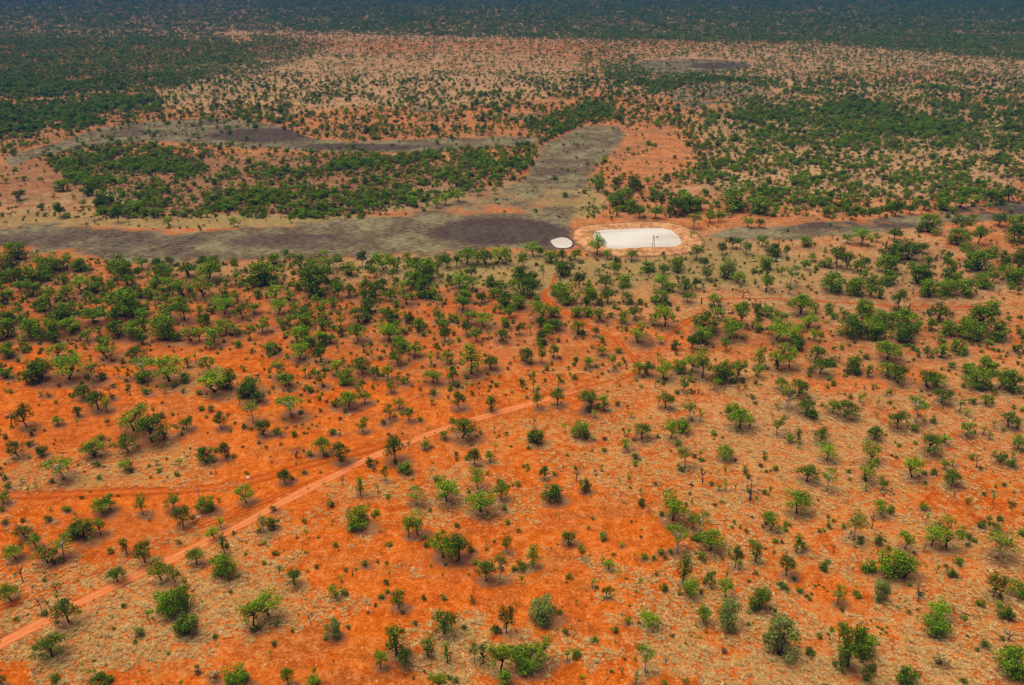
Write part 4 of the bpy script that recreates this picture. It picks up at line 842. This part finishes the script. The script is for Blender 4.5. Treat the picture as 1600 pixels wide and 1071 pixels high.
scatter('green_undergrowth', np.stack([X, Y, np.zeros(K), sc, sc, sc*1.1, rs.uniform(0, 6.28, K), rs.randint(0, 3, K)], 1), [joined('b', 90+i, 1.1, .5, lf, 'forb')[0] for i, lf in enumerate(['leaf_mid', 'leaf_bright', 'leaf_olive'])], 'small green seedlings dotted over the sand')

# ------------------------------------------------------------------ windmill
def paint(name, c, rough=.5, metal=0.0):
    m, n, l, b = mat(name, rough, .4); k = NB(m); b.inputs['Metallic'].default_value = metal
    l.new(k.mix(k.smooth(k.noise(4, 4), .35, .7), c, tuple(x*.75 for x in c)), b.inputs['Base Color']); return m
gal = paint('galvanised_steel', (.30, .27, .25), .5, .3); dk = paint('dark_steel', (.05, .045, .04), .5, .3)
wxp, wyp = [float(c) for c in ground(1020.5, 388.5)]
wm = bpy.data.objects.new('windmill', None); S.collection.objects.link(wm); wm.location = (wxp, wyp, 0.6)
tag(wm, 'steel lattice windmill standing on the near edge of the large dam', 'windmill')
HT = 8.2
for sx, sy in ((-1, -1), (1, -1), (1, 1), (-1, 1)):
    t = MB(); t.tube([(sx*1.1, sy*1.1, -.6), (sx*.16, sy*.16, HT)], [.085, .06], 6); link('leg', t.mesh('leg', [gal]), wm)
t = MB()
for i in range(6):
    z0, z1 = i*HT/6, (i+1)*HT/6; w0, w1 = 1.1-.94*z0/HT, 1.1-.94*z1/HT
    cs = ((-1, -1), (1, -1), (1, 1), (-1, 1))
    for j in range(4):
        a, b_ = cs[j], cs[(j+1) % 4]
        t.tube([(a[0]*w0, a[1]*w0, z0), (b_[0]*w1, b_[1]*w1, z1)], [.03, .03], 4); t.tube([(a[0]*w1, a[1]*w1, z1), (b_[0]*w1, b_[1]*w1, z1)], [.035, .035], 4)
link('bracing', t.mesh('bracing', [gal]), wm)
t = MB(); t.box((0, -.1, HT+.25), (.5, .9, .45)); link('gearbox', t.mesh('gearbox', [dk]), wm)
wh = MB()                                   # the wheel is seen nearly edge-on
for i in range(16):
    a = i*math.pi/8; R = Matrix.Rotation(a, 3, 'X') @ Matrix.Rotation(.5, 3, 'Z')
    wh.box(Matrix.Rotation(a, 3, 'X') @ Vector((0, 0, .95)), (.03, .24, .9), rot=R)
for rr in (.5, 1.35):
    wh.tube([(0, rr*math.sin(i*math.pi/12), rr*math.cos(i*math.pi/12)) for i in range(25)], [.03]*25, 4)
wh.tube([(-.15, 0, 0), (.15, 0, 0)], [.13, .13], 8)
link('wheel', wh.mesh('wheel', [dk]), wm, (-.35, 0, HT+.35))
t = MB(); t.tube([(.2, 0, HT+.3), (2.4, 0, HT+.3)], [.04, .03], 4); link('tail_boom', t.mesh('tail_boom', [gal]), wm)
t = MB(); t.box((2.6, 0, HT+.3), (1.9, .05, .95), rot=Matrix.Rotation(.5, 3, 'Z')); link('tail_vane', t.mesh('tail_vane', [dk]), wm)

# ------------------------------------------------------------------ parked ute (white, cab to the left, tray to the right)
ux, uy = [float(c) for c in ground(1212, 409)]
ute = bpy.data.objects.new('parked_ute', None); S.collection.objects.link(ute); ute.location = (ux, uy, 0); ute.rotation_euler = (0, 0, math.radians(172))
tag(ute, 'white utility truck with long tray parked among trees right of the large dam', 'ute')
white = paint('white_paint', (.80, .84, .88), .35); glass = paint('dark_glass', (.02, .025, .03), .15); rub = paint('rubber', (.02, .02, .02), .9); tray_m = paint('tray_alloy', (.62, .68, .74), .4, .2)
def prism(name, prof, hw, m_, par):
    """side profile (x, z) given a width, edges bevelled"""
    n_ = len(prof); v = [(x, -hw, z) for x, z in prof]+[(x, hw, z) for x, z in prof]
    f = [tuple(range(n_)), tuple(range(2*n_-1, n_-1, -1))]+[(i, i+n_, (i+1) % n_+n_, (i+1) % n_) for i in range(n_)]
    me = bpy.data.meshes.new(name); me.from_pydata(v, [], f); me.update(); me.materials.append(m_)
    o = link(name, me, par); b_ = o.modifiers.new('bevel', 'BEVEL'); b_.width = .05; b_.segments = 2; return o
prism('body', [(-.1, .45), (-.1, .95), (.0, 1.05), (.35, 1.78), (1.35, 1.80), (1.95, 1.12), (2.6, 1.02), (2.68, .55), (2.6, .42)], .88, white, ute)
prism('tray', [(-2.6, .78), (-2.6, 1.15), (-.2, 1.15), (-.2, .78)], .95, tray_m, ute)
prism('chassis', [(-2.4, .45), (-2.4, .7), (2.3, .7), (2.3, .45)], .45, rub, ute)
t = MB(); t.box((1.66, 0, 1.47), (.04, 1.45, .72), rot=Matrix.Rotation(math.radians(-41), 3, 'Y')); link('windscreen', t.mesh('windscreen', [glass]), ute)
for s_ in (-1, 1):
    t = MB(); t.box((.82, s_*.895, 1.42), (.95, .03, .42), taper=.8); link('side_window', t.mesh('side_window', [glass]), ute)
    t = MB(); t.box((2.66, s_*.62, .82), (.06, .32, .16)); link('headlight', t.mesh('headlight', [paint('lamp_glass', (.8, .8, .75), .2)]), ute)
for x in (-1.5, 1.75):
    for s_ in (-1, 1):
        t = MB(); t.tube([(x, s_*.68, .38), (x, s_*.93, .38)], [.38, .38], 16); wo = link('wheel', t.mesh('wheel', [rub], True), ute)
        t = MB(); t.tube([(x, s_*.90, .38), (x, s_*.95, .38)], [.2, .2], 12); link('rim', t.mesh('rim', [tray_m]), wo)

# ------------------------------------------------------------------ white cow
def skin_body(name, pts, edges, rad, m_, par=None):
    me = bpy.data.meshes.new(name); me.from_pydata(pts, edges, []); me.update(); me.materials.append(m_)
    o = link(name, me, par); md = o.modifiers.new('skin', 'SKIN'); md.use_smooth_shade = True
    for i, sv in enumerate(me.skin_vertices[0].data): sv.radius = rad[i] if isinstance(rad[i], tuple) else (rad[i], rad[i]); sv.use_root = (i == 0)
    sb = o.modifiers.new('sub', 'SUBSURF'); sb.levels = 2; sb.render_levels = 2; return o
cx, cy = [float(c) for c in ground(309, 812)]
hide = simple('white_hide', (.66, .58, .52), (.82, .78, .72), 2)
cow = bpy.data.objects.new('cow', None); S.collection.objects.link(cow); cow.location = (cx, cy, 0); cow.rotation_euler = (0, 0, math.radians(20)); cow.scale = (1.05,)*3
tag(cow, 'white cow standing with raised head on red sand above the dirt track', 'cow')
P = [(-.75, 0, 1.05), (-.2, 0, 1.02), (.45, 0, 1.05), (.75, 0, 1.2), (1.05, 0, 1.5), (1.22, 0, 1.62), (1.45, 0, 1.5), (1.6, 0, 1.4)]
Rd = [(.27, .30), (.33, .36), (.32, .36), (.2, .26), (.14, .17), (.13, .15), (.1, .11), (.075, .08)]
E = [(i, i+1) for i in range(7)]
for hx, back in ((-.75, 1), (.5, 0)):
    for s_ in (-.19, .19):
        b0 = len(P); src = 0 if back else 2
        if back: P += [(hx+.02, s_, .82), (hx+.08, s_, .58), (hx-.07, s_, .42), (hx-.02, s_, .06)]
        else: P += [(hx, s_, .75), (hx-.02, s_, .5), (hx+.01, s_, .4), (hx, s_, .06)]
        Rd += [(.14, .17) if back else (.11, .13), .075, .05, .055]; E += [(src, b0), (b0, b0+1), (b0+1, b0+2), (b0+2, b0+3)]
b0 = len(P); P += [(-1.0, 0, 1.12), (-1.08, 0, .8), (-1.09, 0, .45)]; Rd += [.05, .03, .045]; E += [(0, b0), (b0, b0+1), (b0+1, b0+2)]
for s_ in (-1, 1):
    b0 = len(P); P += [(1.16, s_*.16, 1.66), (1.14, s_*.30, 1.62)]; Rd += [.04, .05]; E += [(5, b0), (b0, b0+1)]
skin_body('body', P, E, Rd, hide, cow)
for s_ in (-1, 1):
    t = MB(); t.tube([(1.2, s_*.08, 1.72), (1.2, s_*.2, 1.85), (1.26, s_*.22, 1.98)], [.035, .025, .01], 6); link('horn', t.mesh('horn', [dk]), cow)
# pale boulder
import bmesh
bm = bmesh.new(); bmesh.ops.create_icosphere(bm, subdivisions=3, radius=.8)
for q in bm.verts:
    f = 1+.16*math.sin(q.co.x*5+1)+.13*math.cos(q.co.y*6)+.1*math.sin(q.co.z*7+q.co.x*3); q.co = Vector((q.co.x*f*1.1, q.co.y*f*.8, max(-.2, q.co.z*f*.62)))
me = bpy.data.meshes.new('boulder'); bm.to_mesh(me); bm.free(); me.materials.append(M['rock'])
bx_, by_ = [float(c) for c in ground(388, 747)]
tag(link('boulder', me, loc=(bx_, by_, .15)), 'white boulder alone on the orange sand above the dirt track', 'boulder')
# fallen logs
for (x, y, ln, a, lb) in ((437, 975, 6.5, .1, 'thin dark fallen log left of the grey-green tree near the bottom'), (95, 708, 4.5, 3.0, 'short dark fallen log beside bushes near the left edge'), (1517, 963, 6, -.5, 'long dark fallen branch in the dry grass at lower right'), (1005, 431, 8, -.1, 'dark fallen log on olive grass below the large dam')):
    t = MB(); t.tube([(-ln/2, 0, .18), (-ln/6, .15, .25), (ln/5, -.1, .22), (ln/2, .2, .3)], [.2, .17, .13, .05], 7); t.tube([(0, 0, .25), (.7, .6, .6), (1.2, 1.1, .7)], [.1, .06, .03], 5)
    X, Y = [float(c) for c in ground(x, y)]
    tag(link('fallen_log', t.mesh('fallen_log', [M['bark_dead']], True), loc=(X, Y, 0), rot=(0, 0, a)), lb, 'log', 'fallen logs')

# ------------------------------------------------------------------ haze
hm = bpy.data.materials.new('haze'); hm.use_nodes = True; hn = hm.node_tree.nodes; hn.clear()
out = hn.new('ShaderNodeOutputMaterial'); pv = hn.new('ShaderNodeVolumePrincipled')
pv.inputs['Color'].default_value = (0.003, 0.13, 0.46, 1); pv.inputs['Density'].default_value = 0.000135; pv.inputs['Anisotropy'].default_value = 0.0
hm.node_tree.links.new(pv.outputs[0], out.inputs['Volume'])
t = MB(); t.box((0, 6500, 109), (30000, 22000, 222)); tag(link('haze', t.mesh('haze', [hm])), kind='stuff')
